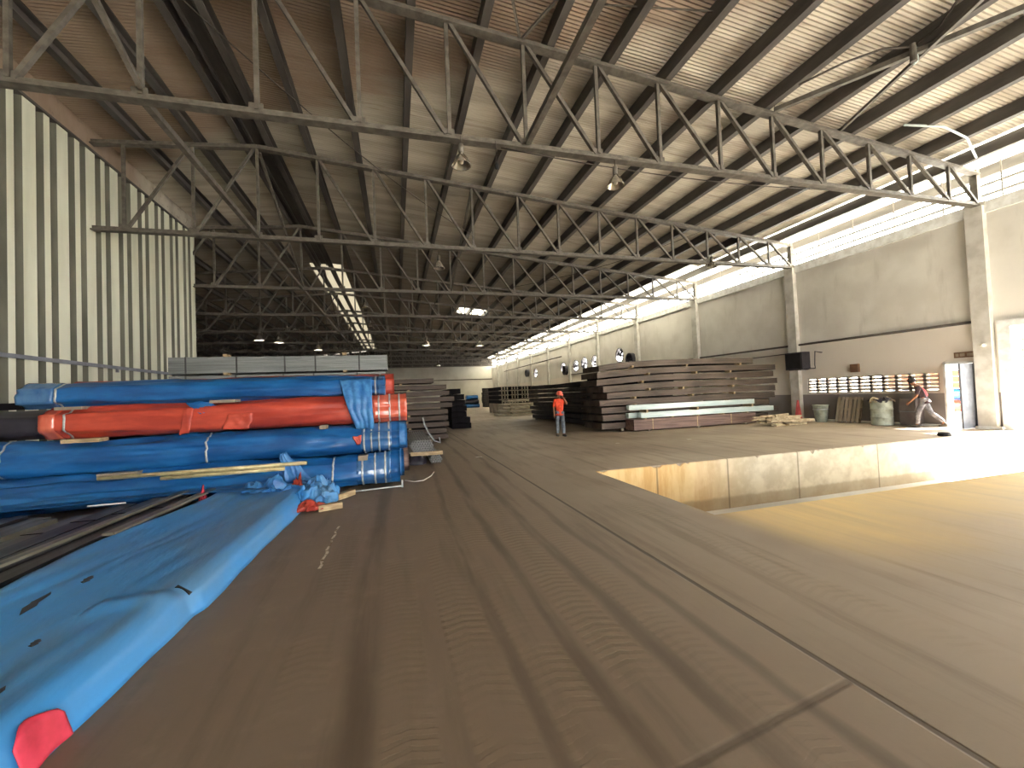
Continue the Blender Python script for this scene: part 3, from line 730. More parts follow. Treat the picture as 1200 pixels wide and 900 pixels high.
# ------------------------------------------------------------------ steel bundles
def comb(nb, nr, w, h, g=.006):
    "outline of nb x nr bars strapped together: grooves between neighbours, closed profile"
    pts = []; dw = w / nb; dh = h / nr
    for i in range(nb):
        x0 = -w / 2 + i * dw
        pts += [(x0 + g, 0), (x0 + dw - g, 0)]
        if i < nb - 1: pts.append((x0 + dw, 2.2 * g))
    for j in range(nr):
        z0 = j * dh
        pts += [(w / 2, z0 + g), (w / 2, z0 + dh - g)]
        if j < nr - 1: pts.append((w / 2 - 2.2 * g, z0 + dh))
    for i in range(nb - 1, -1, -1):
        x0 = -w / 2 + i * dw
        pts += [(x0 + dw - g, h), (x0 + g, h)]
        if i > 0: pts.append((x0, h - 2.2 * g))
    for j in range(nr - 1, -1, -1):
        z0 = j * dh
        pts += [(-w / 2, z0 + dh - g), (-w / 2, z0 + g)]
        if j > 0: pts.append((-w / 2 + 2.2 * g, z0))
    return pts
def bar_bundle(label, group, x0, x1, yc, z0, w, h, nb, nr, mt, axis='x', droop=0, seed=0, straps=2, smat='darksteel', name='steel_bundle', g=.006, cat='bundle', skew=0, wav=.02):
    L = x1 - x0; ns = 14
    pr = comb(nb, nr, w, h, g); n = len(pr); rg = random.Random(seed)
    root = thing(name, label, cat, ((x0 + x1) / 2, yc, z0) if axis == 'x' else (yc, (x0 + x1) / 2, z0), 0 if axis == 'x' else PI / 2, group)
    ph = rg.random() * 6
    mm = MB(); vs = []
    for i in range(ns + 1):
        s_ = i / ns; x = (s_ - .5) * L
        dz = -droop * max(0, (.45 - s_) / .45) ** 2 + wav * math.sin(s_ * 9 + ph) * (1 if 0 < i < ns else .6)
        dz = max(dz, -.02 - droop)
        dy = skew * (s_ - .5) + .015 * math.sin(s_ * 5 + ph * 2)
        for u, v in pr: vs.append((x, u + dy, v + dz + wav))
    fs = [tuple(range(n))[::-1], tuple(range(ns * n, (ns + 1) * n))]
    for i in range(ns):
        for k in range(n): fs.append((i * n + k, i * n + (k + 1) % n, (i + 1) * n + (k + 1) % n, (i + 1) * n + k))
    # winding: outward
    mm.add(vs, [q[::-1] for q in fs])
    mm.build('bars', M[mt], root)
    for k in range(straps):
        s_ = (k + .6) / (straps + .2) if straps > 1 else .3
        i = max(1, min(ns - 1, int(s_ * ns))); s_ = i / ns; x = (s_ - .5) * L
        dz = -droop * max(0, (.45 - s_) / .45) ** 2 + wav * math.sin(s_ * 9 + ph); dy = skew * (s_ - .5) + .015 * math.sin(s_ * 5 + ph * 2)
        e = .006; a = w / 2 + e
        ring = [(-a, -e), (a, -e), (a, h + e), (-a, h + e)]
        st = MB(); vv = [(x + dx, u + dy, v + dz + wav) for dx in (-.02, .02) for u, v in ring]
        st.add(vv, [(0, 1, 5, 4), (1, 2, 6, 5), (2, 3, 7, 6), (3, 0, 4, 7)])
        solid(st.build('strap', M[smat], root), .004, 1)
    return root
def spacer(loc, size, label, group, mt='wood', rz=0):
    o = MB().box(-size[0] / 2, size[0] / 2, -size[1] / 2, size[1] / 2, 0, size[2]).build('wooden_spacer', M[mt], None, loc=loc)
    o.rotation_euler = (0, 0, rz)
    return tag(o, label, 'spacer', group)

LEV = ['bottom', 'second', 'third', 'fourth', 'fifth', 'sixth', 'seventh', 'eighth', 'ninth', 'tenth', 'eleventh', 'twelfth']
# tall brown stack along the grey wall
nl = 9; z = .1
for k in range(nl):
    h = .235; wv = .012
    xl = 7.9 + R.uniform(-.15, .35); xr_ = 16.7 + R.uniform(-.5, .3)
    if k >= nl - 1: xr_ = 15.6
    dr = 0 if k < 3 else .035 * (k - 2)
    bar_bundle('%s layer of rusty brown bars in the tall stack beside the grey wall' % LEV[k].capitalize() if k < nl - 1 else 'Topmost layer of rusty brown bars in the tall stack beside the grey wall', 'brown bar bundles in the tall wall stack',
               xl, xr_, 15.85 + R.uniform(-.06, .06), z, 1.5, h, 12, 3, 'brown', 'x', dr if k > 2 else 0, k, 2, 'brown', wav=wv)
    if k < nl - 1:
        for xx in (9.6 + R.uniform(-.5, .5), 12.1 + R.uniform(-.5, .5), 14.4 + R.uniform(-.5, .5)):
            if R.random() < .9:
                spacer((xx, 15.08 + R.uniform(0, .05), z + h + .0), (.09, .3, .09), 'pale wooden spacer end poking out between the layers of the tall brown stack', 'spacers in the tall brown stack')
    z += h + .082
for xx in (8.8, 12.3, 15.8): spacer((xx, 15.85, 0), (.12, 1.6, .105), 'dark timber bearer on the floor under the tall brown stack', 'floor bearers under the tall brown stack', 'oldwood')
# flat reddish bundle with bright beams on top, in front
bar_bundle('Reddish flat bar bundle on the floor before the tall brown stack', None, 8.95, 14.9, 14.75, .05, .62, .42, 6, 5, 'redbrown', 'x', 0, 41, 3, 'wood', wav=.0, g=.008)
for xx in (9.6, 11.9, 14.3): spacer((xx, 14.75, 0), (.12, .8, .05), 'short timber under the reddish bar bundle', 'timbers under the reddish bar bundle', 'oldwood')
for k in range(5): spacer((9.5 + k * 1.25, 14.75, .47), (.08, .6, .05), 'small timber between the reddish bundle and the bright beams', 'timbers under the bright beams', 'wood')
def cbeam(label, x0, x1, yc, z0, w, h, rz=0, mt='zinc', group='bright channel beams'):
    o = MB().loft([(-w / 2, 0), (w / 2, 0), (w / 2, h), (w / 2 - .03, h), (w / 2 - .03, .03), (-w / 2 + .03, .03), (-w / 2 + .03, h), (-w / 2, h)], (-(x1 - x0) / 2, 0, 0), ((x1 - x0) / 2, 0, 0)).build('channel_beam', M[mt], None, loc=((x0 + x1) / 2, yc, z0))
    o.rotation_euler = (0, 0, rz); return tag(o, label, 'beam', group)
cbeam('Lower bright zinc channel beam on the reddish bundle, front one', 9.3, 15.9, 14.55, .52, .22, .2)
cbeam('Second bright zinc beam on the reddish bundle, hidden behind the front one', 8.95, 15.2, 14.9, .52, .22, .2)
for xx in (9.6, 12, 14.8): spacer((xx, 14.72, .72), (.08, .5, .12), 'small timber between the two levels of bright beams', 'timbers between bright beams', 'wood')
cbeam('Upper bright zinc channel beam on the reddish bundle', 8.9, 15.1, 14.75, .84, .2, .2)
# scrap wood heap
for k in range(42):
    L = R.uniform(.5, 1.4); w = R.uniform(.08, .16); t_ = R.uniform(.035, .065)
    x = R.uniform(14.3, 15.9); y = R.uniform(12.75, 13.5); lev = k // 8
    o = MB().box(-L / 2, L / 2, -w / 2, w / 2, 0, t_).build('scrap_plank', M['scrap'], None, loc=(x - lev * .02, y, .01 + lev * .075 + R.uniform(0, .01)))
    o.rotation_euler = (0, R.uniform(-.03, .03), R.uniform(-.35, .35) + (.3 if k % 5 == 0 else 0))
    tag(o, 'broken pale plank in the scrap wood heap beside the reddish bundle', 'plank', 'planks in the scrap wood heap')
# dark stack beside the worker, bundles along the hall
z = .08
for k in range(8):
    bar_bundle('%s layer of dark bars in the long stack behind the orange-shirted worker' % LEV[k].capitalize(), 'dark bar bundles behind the worker', 17.6 + R.uniform(-.2, .3), 26.6 + R.uniform(-1.0, .8), 9.55 + R.uniform(-.05, .05), z, 1.7, .2, 12, 2, 'brown_y', 'y', 0, 60 + k, 3, 'brown_y')
    if k < 7:
        for yy in (18.4, 22.2, 25.6): spacer((8.75, yy, z + .225), (.3, .09, .05), 'timber spacer in the dark stack behind the worker', 'spacers in the dark stack', 'oldwood')
    z += .265
for yy in (18.4, 22.2, 25.6): spacer((9.5, yy, 0), (1.7, .12, .085), 'floor timber under the dark stack behind the worker', 'floor timbers under the dark stack', 'oldwood')
for k in range(3):
    bar_bundle('%s black bar bundle leaning in the dark corner between the stacks' % ['Lower', 'Middle', 'Upper'][k], 'black bundles in the dark corner', 17.7, 23.5, 12.2 + .1 * k, .0 + k * .83, 1.9, .8, 10, 5, 'black', 'y', 0, 80 + k, 2, 'black', wav=0)
# pale tube stacks further back
z = .03
for k in range(5):
    x0 = 7.3 + .25 * k + R.uniform(-.2, .2)
    bar_bundle('%s layer of pale tubes in the splayed far stack' % LEV[k].capitalize(), 'pale tube layers in the splayed far stack', x0, x0 + 3.6, 31.4 + .25 * k, z, 1.6, .14, 9, 1, 'palepipe', 'x', 0, 90 + k, 2, 'palepipe', g=.02)
    for xx in (8.6, 10.3): spacer((xx, 31.0 + .25 * k, z + .17), (.1, .6, .1), 'spacer in the splayed pale tube stack', 'spacers in the pale tube stack', 'oldwood')
    z += .26
# racks of tubes with pale ends
pm_ = None
for c in range(4):
    for r_ in range(4):
        root = thing('tube_bundle', 'dark tube bundle with pale open ends, %s column %s row of the far rack' % (ORD[c], ORD[r_]), 'bundle', (9.4 + c * .95, 36.0, .9 + r_ * .4), 0, 'tube bundles with pale ends')
        if pm_ is None:
            mm = MB(); mm.box(-.4, .4, .03, 5, 0, .3); pm_ = mm.mesh('tubes', M['black'])
            ee = MB()
            for i in range(4):
                for j in range(2): ee.lathe([(.01, -.03), (.055, -.03), (.06, 0), (.01, 0)], (0, 0, 0), 8)
            caps = []
        o = bpy.data.objects.new('tubes', pm_); COL.objects.link(o); o.parent = root
        for i in range(3):
            for j in range(2):
                if not caps or len(caps) < 1:
                    cm = MB().tube([(0, 0, 0), (0, .05, 0)], .06, 8).mesh('end_cap', M['palepipe']); caps.append(cm)
                e = bpy.data.objects.new('end_cap', caps[0]); COL.objects.link(e); e.parent = root; e.location = (-.26 + i * .26, 0, .08 + j * .14)
for k in range(3): spacer((10.8, 36.6 + k * 1.6, 0), (4.0, .3, .9), 'dark timber trestle under the far tube rack', 'trestles under the far tube rack', 'oldwood')
for c in range(4):
    for r_ in range(3): spacer((9.4 + c * .95, 36.5, 1.2 + r_ * .4), (.8, .3, .1), 'spacer between bundles of the far tube rack', 'spacers in the far tube rack', 'oldwood')
# far piles near the end wall
for k in range(9):
    bar_bundle('%s bundle of the dark far pile before the end wall' % LEV[k].capitalize(), 'bundles of the dark far pile', 12.4 + R.uniform(-.1, .1), 14.7, 60, k * .31, 2.0, .3, 8, 2, 'brown_y', 'x', 0, 120 + k, 2, 'black', wav=0)

# brown layered stack left of the lane
nl = 10; z = .1
for k in range(nl):
    xe = 1.75 + R.uniform(-.12, .25) + (.15 if 3 < k < 8 else 0) - (.3 if k == nl - 1 else 0)
    bar_bundle('%s layer of dark brown bars in the stack at the end of the tarped bundles' % (LEV[k].capitalize() if k < nl - 1 else 'Topmost'), 'brown bar layers past the tarped bundles', -4.3, xe, 16.6 + R.uniform(-.04, .04), z, 1.5, .165, 9, 2, 'brown_dark', 'x', 0, 140 + k, 2, 'brown_dark', wav=.006)
    if k < nl - 1:
        for xx in (.35 + R.uniform(-.2, .2), -2.0):
            spacer((xx, 15.86, z + .177), (.09, .25, .058), 'small timber spacer in the brown stack past the tarped bundles', 'spacers in the brown stack past the tarps', 'wood')
    z += .235
for xx in (-3.5, -1, 1.2): spacer((xx, 16.6, 0), (.12, 1.5, .1), 'floor timber under the brown stack past the tarped bundles', 'floor timbers under the brown stack past the tarps', 'oldwood')
o = MB().tube([(.92, 15.6, .95), (.97, 15.55, .7), (1.1, 15.45, .4), (1.3, 15.3, .10), (1.5, 15.25, .03), (1.46, 15.2, .22)], .03, 8).build('loose_strap', M['strap'], None, True)
tag(o, 'pale loose strap hanging off the end of the dark brown stack', 'strap')
# black pile further on
z = 0
for k in range(7):
    a = (.0, .05, .2, .1, .25, .2, .35)[k]; b = (3.75, 3.7, 3.55, 3.55, 3.5, 3.45, 3.3)[k]
    bar_bundle('%s bundle of the narrow black pile beyond the dark brown stack' % LEV[k].capitalize(), 'bundles of the narrow black pile', 21.6 + a, 27, (2.75 + b) / 2, z, b - 2.75, .28, 5, 3, 'black', 'y', 0, 160 + k, 2, 'black', wav=.0, skew=.05)
    z += .302
# grey galvanised purlin stack behind the tarped bundles
z = .06
for k in range(6):
    top = k == 5
    bar_bundle('%s pack of grey galvanised purlins behind the tarped bundles' % (LEV[k].capitalize() if not top else 'Topmost'), 'grey purlin packs behind the tarped bundles', -5.75 + (0 if top else -.1 * (k % 2)), -.3 + (.08 if k % 2 else 0), 13.4, z, .9, .44, 6, 7, 'greysteel', 'x', 0, 180 + k, 5, 'darksteel', wav=0, g=.007)
    spacer((-4.4, 12.96, z + .44), (.1, .3, .06), 'timber spacer in the grey purlin stack, toward the cladding wall', 'spacers in the grey purlin stack, cladding side', 'wood')
    spacer((-1.4, 12.96, z + .44), (.1, .3, .06), 'timber spacer in the grey purlin stack, toward the lane', 'spacers in the grey purlin stack, lane side', 'wood')
    z += .5
for xx in (-4.6, -3, -1.2): spacer((xx, 13.4, 0), (.12, .9, .06), 'floor timber under the grey purlin stack', 'floor timbers under the grey purlin stack', 'oldwood')

# ------------------------------------------------------------------ tarped bundles
def tarp_bundle(label, group, x0, x1, yc, zc, ry, rz, mt, seed, straps=(), ends=(), name='tarped_bundle', sides=6, wr=.02, loc_axis='x', strapmat='strap'):
    root = thing(name, label, 'bundle', ((x0 + x1) / 2, yc, zc - rz) if loc_axis == 'x' else (yc, (x0 + x1) / 2, zc - rz), 0 if loc_axis == 'x' else PI / 2, group)
    L = x1 - x0; NU, NV = int(L * 16) + 4, 36
    def rad(a):
        # rounded hexagon with a flat top and bottom
        s_ = PI / 3; q = ((a + PI / 6) % s_) - s_ / 2
        return .8 * .955 / math.cos(q) + .2
    def pt(x, a, grow=0, w=1.0):
        r = rad(a)
        sx = x * .9 + seed * 7.3
        fold = noise.noise(Vector((sx * .55, math.cos(a) * 2.1 + seed, math.sin(a) * 2.1))) * wr * 1.6
        fold += abs(noise.noise(Vector((sx * .8 + math.sin(a * 2) * .8, math.cos(a) * 5.5, math.sin(a) * 5.5 + seed)))) * wr * 1.3
        fold += noise.noise(Vector((sx * 3.5, math.cos(a) * 4, math.sin(a) * 4 + seed * 2))) * wr * .45
        for xs_ in straps:
            fold -= .014 * math.exp(-((x - xs_) / .09) ** 2)
        k = r + fold / max(ry, rz) * w + grow / max(ry, rz)
        under = 0
        y_, z_ = ry * k * math.cos(a), rz * k * math.sin(a)
        z_ = max(z_, -rz * .99)
        return (x, y_, z_ + rz)
    def end_scale(u):
        return 1
    mm = MB()
    mm.grid(lambda u, v: pt(-L / 2 + u * L, 2 * PI * v), NU, NV, wrap=True)
    w = NV; c0 = [i for i in range(NV)]; c1 = [NU * w + i for i in range(NV)]
    mm.f += [tuple(c0), tuple(c1[::-1])]; mm.mi += [0, 0]
    mm.f = [q[::-1] for q in mm.f]
    mm.build('tarp', M[mt], root, True)
    for (a, b, m2) in ends:
        e = MB(); e.grid(lambda u, v: pt(a + u * (b - a), 2 * PI * v, .008, .8), max(4, int((b - a) * 24)), NV, wrap=True)
        e.f = [q[::-1] for q in e.f]
        solid(e.build('film_wrap', M[m2], root, True), .006, 0)
    for xs_ in straps:
        st = MB(); st.grid(lambda u, v: pt(xs_ - .016 + u * .032, 2 * PI * v, .014, .9), 2, NV, wrap=True); st.f = [q[::-1] for q in st.f]
        solid(st.build('strap', M[strapmat], root, True), .004, 0)
    return root
def cloth(name, mt, parent, fn, nu=18, nv=18, t=.006, label=None, cat=None, loc=None):
    o = solid(MB().grid(fn, nu, nv).build(name, M[mt], parent, True, loc), t)
    if label: tag(o, label, cat)
    return o
# front row, one over another: heights from the floor
B1 = tarp_bundle('Lowest blue tarped bundle, resting on the floor by the crumpled sheet', 'front tarped bundles', -9.0 + .9, .03, 8.45, .35, .33, .28, 'blue', 1, (2.9, 3.4, 3.62, 3.8), ((3.3, 3.9, 'film'),), wr=.07)
B2 = tarp_bundle('Blue tarped bundle directly under the orange-red one', 'front tarped bundles', -6.75, .04, 8.6, .90, .33, .265, 'blue', 2, (-2.55, 0.2, 2.75, 2.88, 3.02, 3.2), ((-3.38, -2.6, 'film'), (2.7, 3.25, 'film')), wr=.06)
B3 = tarp_bundle('Long orange-red tarped bundle between two blue ones', 'front tarped bundles', -5.45, .2, 8.65, 1.475, .31, .25, 'red', 3, (-2.5, 1.95, 2.3, 2.5, 2.68), ((-2.82, -2.62, 'film_red'), (2.2, 2.82, 'film_red')), wr=.045)
B4 = tarp_bundle('Topmost blue tarped bundle of the front row', 'front tarped bundles', -5.8, -.2, 8.75, 1.93, .3, .2, 'blue', 4, (-2.3, 2.62), ((-2.8, -2.34, 'film'), (2.66, 2.8, 'film')), wr=.045)
# back row, ends showing past the front one
tarp_bundle('Blue tarped bundle on the floor of the hidden back row', 'back row of tarped bundles', -6, .0 + .12, 9.3, .3, .32, .28, 'blue', 11, (2.75,), ((2.8, 3.0, 'film'),), wr=.015)
tarp_bundle('Dull red tarped bundle end low in the back row', 'back row of tarped bundles', -5.6, .24, 9.98, .262, .3, .26, 'redbrown', 12, (2.6, 2.75), (), wr=.015)
tarp_bundle('Blue tarped bundle end with creased sheet, middle of the back row', 'back row of tarped bundles', -6, .2, 9.35, .87, .32, .27, 'blue_light', 13, (2.8,), (), wr=.03)
tarp_bundle('Orange-red tarped bundle in the back row behind the long red one', 'back row of tarped bundles', -5.7, -.1, 9.4, 1.42, .3, .26, 'red', 14, (), (), wr=.02)
tarp_bundle('Red tarped bundle end standing behind the topmost blue one', 'back row of tarped bundles', -5.6, -.03, 9.45, 1.95, .3, .24, 'red', 15, (2.5,), (), wr=.02)
tarp_bundle('Dark grey wrapped bundle left of the orange-red one', None, -11.0 + 2.9, -5.62, 8.95, 1.46, .34, .235, 'dark_wrap', 16, (.3,), (), wr=.012, strapmat='black')
cbeam('Dark channel lying on the dark grey wrapped bundle', -7.0, -5.2, 9.35, 1.74, .2, .12, 0, 'black', None)
# dunnage between the tarped bundles
for (xx, yy, zz, sx, sz, lab) in ((-4.9, 8.42, 1.165, .5, .06, 'pale timber under the far end of the long orange-red bundle'), (-4.35, 8.3, .60, .55, .055, 'pinkish timber between the two lower blue bundles'),
                       (-2.9, 8.42, 1.72, .4, .05, 'brown timber under the topmost blue bundle'), (-.62, 8.2, .56, .16, .09, 'reddish block between the lower blue bundles near their ends'), (-1.3, 8.36, 1.165, .12, .07, 'small timber block under the orange-red bundle near the hanging flap'), (-5.1, 8.5, 1.70, .35, .05, 'cloudy plastic wedge under the end of the topmost blue bundle')):
    o = MB().box(-sx / 2, sx / 2, -.12, .12, 0, sz).build('timber_block', M['wood' if 'pale' in lab else 'oldwood'], None, loc=(xx, yy, zz)); tag(o, lab, 'timber')
# hanging flaps of loose sheet
def flap(corn, amp, seed, k=5, bulge=0):
    a, b, c, d = [Vector(q) for q in corn]          # top-left, top-right, bottom-right, bottom-left
    def fn(u, v):
        p_ = a.lerp(b, u).lerp(d.lerp(c, u), v)
        n_ = math.sin(u * k * 3 + seed + v * 2) * amp + noise.noise(Vector((u * 4, v * 4, seed))) * amp * 1.4
        return (p_.x + noise.noise(Vector((v * 3, seed, 1))) * .04, p_.y - abs(n_) - bulge * math.sin(PI * v) ** .7, p_.z + noise.noise(Vector((u * 3, v * 2, seed + 5))) * .02)
    return fn
o = cloth('loose_flap', 'blue_light', B4, flap([(1.98, -.32, .34), (2.56, -.32, .36), (2.6, -.47, -.62), (2.28, -.47, -.60)], .022, 2.2, 4, .13), 22, 22)
o['label'] = 'paler loose blue flap hanging over the red bundle'
o = cloth('loose_flap', 'blue', B4, flap([(-.5, -.3, .02), (-.1, -.3, .02), (-.02, -.34, -.15), (-.3, -.36, -.19)], .02, 4.2), 10, 8)
o = cloth('loose_flap', 'red', B3, flap([(-.2, -.335, .3), (.2, -.335, .3), (.12, -.36, .02), (-.3, -.36, .03)], .02, 1.2), 10, 10)
o = cloth('loose_flap', 'red', B3, flap([(-.85, -.335, .42), (-.7, -.335, .42), (-.78, -.36, .0), (-.92, -.36, -.02)], .02, 3.2), 6, 10)
o = cloth('loose_flap', 'blue_light', B1, flap([(2.05, -.34, .72), (2.16, -.34, .74), (2.62, -.38, .16), (2.15, -.37, .12)], .03, 6.1), 12, 14)
o['label'] = 'pale triangular flap sticking out between lower bundles'
o = cloth('loose_flap', 'red', B2, flap([(2.55, -.375, .36), (2.72, -.37, .38), (2.7, -.385, .22), (2.64, -.385, .2)], .008, 8.1), 8, 8)
# pale pipes lying in the slot between the two lower bundles
for i, (xa, xb2, zz, yy) in enumerate(((-4.55, -1.55, .60, 8.08), (-3.7, -1.9, .535, 8.04))):
    o = MB().tube([(-(xb2 - xa) / 2, 0, 0), ((xb2 - xa) / 2, 0, .0)], .035, 10).build('pale_pipe', M['yellowpipe'], None, True, ((xa + xb2) / 2, yy, zz)); tag(o, ['upper', 'lower'][i].capitalize() + ' cream pipe lying between the two lower blue bundles', 'pipe')

# sheet slumped from the lowest bundle over the dark beams
def slump(u, v):
    x = -7.6 + u * 5.6; yb_ = 8.16; 
    y = yb_ - v * (.62 + .22 * math.sin(u * 7) * u)
    zz = .56 - .42 * v ** .7 + noise.noise(Vector((x * 1.2, v * 5, 2))) * .05 + abs(noise.noise(Vector((x * .7 + v, v * 7, 7)))) * .09
    return (x, y, max(zz, .31))
cloth('slumped_tarp', 'blue', None, slump, 80, 22, .006, 'dull blue tarp slumped from the lowest bundle over the dark beams', 'tarp')

# dark beams lying along the hall beside the big blue sheet
BE = [(-3.14, 3.6, 7.85, .2, .24, 'darksteel', 'Dark hollow beam right against the blue sheet edge'),
      (-3.40, 3.0, 7.7, .22, .26, 'darksteel', 'Dark hollow beam second from the blue sheet'),
      (-3.68, 2.9, 7.45, .24, .25, 'darksteel', 'Dark hollow beam third from the blue sheet'),
      (-3.98, 2.8, 7.1, .24, .22, 'olivesteel', 'Dusty grey beam fourth from the blue sheet'),
      (-4.26, 2.8, 6.85, .22, .26, 'olivesteel', 'Dusty grey beam with bright scuffs, fifth from the blue sheet'),
      (-4.54, 2.8, 7.2, .22, .22, 'olivesteel', 'Dusty grey beam sixth from the blue sheet'),
      (-4.85, 2.8, 7.3, .26, .24, 'darksteel', 'Dark beam seventh from the blue sheet, its end under the slumped tarp'),
      (-5.2, 2.8, 7.4, .26, .22, 'darksteel', 'Dark beam eighth from the blue sheet, at the picture edge')]
for (x, y0, y1, w, h, mt, lab) in BE:
    x -= .16
    root = thing('hollow_beam', lab, 'beam', (x, (y0 + y1) / 2, 0.03), 0, 'dark beams beside the blue sheet')
    L = y1 - y0; t_ = .018; mm = MB()
    o4 = [(-w / 2, 0), (w / 2, 0), (w / 2, h), (-w / 2, h)]; i4 = [(-w / 2 + t_, t_), (w / 2 - t_, t_), (w / 2 - t_, h - t_), (-w / 2 + t_, h - t_)]
    vs = [(u, -L / 2, v) for u, v in o4 + i4] + [(u, L / 2, v) for u, v in o4 + i4]; fs = []
    for i in range(4):
        j = (i + 1) % 4
        fs += [(i, j, 8 + j, 8 + i), (4 + j, 4 + i, 12 + i, 12 + j), (j, i, 4 + i, 4 + j), (8 + i, 8 + j, 12 + j, 12 + i)]
    mm.add(vs, fs); mm.build('tube', M[mt], root)
    for q in (-.3, .3): MB().box(-w / 2 - .004, w / 2 + .004, q * L - .012, q * L + .012, h, h + .004).build('strap', M['black'], root)
    root.rotation_euler = (0, 0, R.uniform(-.012, .012))
for (x, y0, y1, w) in ((-3.4, 4.5, 8.05, .1), (-3.0, 5.6, 7.95, .12)):
    o = MB().box(-w / 2, w / 2, -(y1 - y0) / 2, (y1 - y0) / 2, 0, .03).build('flat_bar', M['olivesteel'], None, loc=(x, (y0 + y1) / 2, .295)); o.rotation_euler = (0, 0, -.06)
    tag(o, 'grey flat bar on the dark beams, ' + ('longer one' if w == .1 else 'shorter one beside the blue sheet'), 'bar', 'flat bars on the dark beams')
for yy in (3.6, 6.6): spacer((-4.2, yy, 0), (2.4, .1, .03), 'flat timber under the dark beams', 'timbers under the dark beams', 'oldwood')
o = MB().tube([(-.22, 0, 0), (.22, 0, 0)], .012, 6).build('white_rod', M['white'], None, loc=(-4.0, 7.28, .33)); tag(o, 'short white rod end at the edge of the slumped tarp', 'rod')

# the big blue sheet over its low flat pack
def sheet(u, v):
    y = 1.0 + u * 6.9
    xr_ = -1.60 + .10 * (y - 4.2) / 3.0 + .012 * math.sin(y * 2.1) + .05 / (1 + math.exp(-(y - 3.95) * 40))
    xl_ = -3.02 + .24 * max(0, (y - 5.2) / 2.5) + .05 * math.sin(y * 1.9 + .6) + .03 * noise.noise(Vector((y * 2, 0, 0)))
    # v: 0 left floor, 1 right floor
    k = v * 1.0
    h = .235 + .02 * noise.noise(Vector((y * .8, 4, 1)))
    if k < .1:
        q = k / .1; x = xl_ - .1 * (1 - q); z = h * q ** .7 + .06 * q
    elif k < .84:
        q = (k - .1) / .74; x = xl_ + q * (xr_ - .17 - xl_)
        z = h + .06 * (1 - q) ** 3 + .012 * noise.noise(Vector((x * 3.5, y * .9, 2))) + .016 * abs(noise.noise(Vector((x * 5 - y * .8, y * .7, 9))))
    elif k < .93:
        q = (k - .84) / .09; x = xr_ - .17 + .12 * q; z = h - .07 * q ** 1.5
    else:
        q = (k - .93) / .07; x = xr_ - .05 + .05 * q; z = (h - .07) * (1 - q) ** 1.1 + .004
        x += .004 * math.sin(y * 9) * q
    if 3.6 < y < 3.93 and .6 < k < .92:
        z += .03 * math.sin((y - 3.6) / .33 * PI) ** 2
    return (x, y, max(z, .004))
sh = thing('blue_sheet', 'big bright blue tarp spread over a low flat pack beside the lane', 'tarp', (0, 0, 0))
cloth('sheet', 'blue_bright', sh, sheet, 150, 60, .005)
cloth('torn_fold', 'rubber', sh, lambda u, v: (-1.70 + .12 * u, 3.86 + .05 * v - .06 * u, .262 + .02 * math.sin(PI * u) * (1 - v) - .05 * u), 8, 4, .004)
for (cx, cy, sx, sy, a) in ((-2.9, 3.75, .05, .16, .5), (-2.62, 4.0, .05, .28, .25), (-2.5, 4.3, .04, .08, .2), (-2.15, 3.25, .03, .05, .3), (-1.95, 2.65, .035, .14, .1), (-2.0, 2.5, .04, .1, .0), (-2.1, 2.35, .05, .08, .4)):
    c_, s_ = math.cos(a), math.sin(a)
    def gash(u, v, cx=cx, cy=cy, sx=sx, sy=sy, c_=c_, s_=s_):
        q = (u - .5) * 2; w = (v - .5) * 2 * (1 - q * q) ** .5 * (1 + .3 * math.sin(q * 9))
        dx, dy = w * sx * .65, q * sy
        x, y = cx + dx * c_ - dy * s_, cy + dx * s_ + dy * c_
        return (x, y, .272 + .012 * noise.noise(Vector((x * 3.5, y * .9, 2))))
    cloth('tear', 'dark_wrap', sh, gash, 8, 3, .003)
def pinkfn(u, v):
    w_ = .35 + .65 * math.sin(PI * min(1, .12 + u * .8))
    yy = 2.44 + .27 * u; p_ = sheet((yy - 1.0) / 6.9, 1.0 - .1 * (1 - v) * w_)
    return (p_[0] + .014 + .004 * math.sin(u * 9), p_[1], p_[2] + .010 + .004 * math.sin(u * 7 + v * 3))
cloth('pink_cloth', 'pink', sh, pinkfn, 18, 10, .004)
# crumpled sheets at the far end of the big blue one
def crum(cx, cy, sx, sy, h, seed):
    kn = min(1, sx / .22)
    def fn(u, v):
        a = (u - .5) * 2; b = (v - .5) * 2; e = max(0, 1 - a * a) * max(0, 1 - b * b)
        q_ = Vector((u * 4.2, v * 4.2, seed)); n_ = noise.noise_vector(q_) + noise.noise_vector(q_ * 2.6) * .45 + noise.noise_vector(q_ * 6) * .16
        return (cx + a * sx + n_.x * .13 * kn, cy + b * sy + n_.y * .12 * kn, max(.01, .03 + h * e ** .5 * (.75 + .9 * abs(n_.z)) + .03 * n_.x))
    return fn
cloth('crumpled_tarp', 'blue_light', None, crum(-2.1, 7.75, .6, .3, .3, 3.3), 64, 48, .006, 'crumpled blue sheet heaped behind the far end of the big blue tarp', 'tarp')
cloth('crumpled_tarp', 'blue_bright', None, crum(-1.3, 7.5, .26, .36, .33, 5.7), 56, 56, .006, 'crumpled bright blue sheet with shiny folds beside the timber blocks', 'tarp')
cloth('crumpled_tarp', 'red', None, crum(-1.34, 7.0, .17, .14, .12, 8.1), 36, 30, .006, 'small crumpled red sheet at the corner of the big blue tarp', 'tarp')
cloth('crumpled_tarp', 'red', None, crum(-1.66, 7.85, .1, .1, .33, 9.4), 30, 26, .006, 'scrap of red sheet tucked into the crumpled blue heap', 'tarp')
cloth('crumpled_tarp', 'pink', None, crum(-2.95, 7.6, .06, .05, .28, 2.4), 24, 22, .006, 'small pink rag on the ends of the dark beams', 'rag')
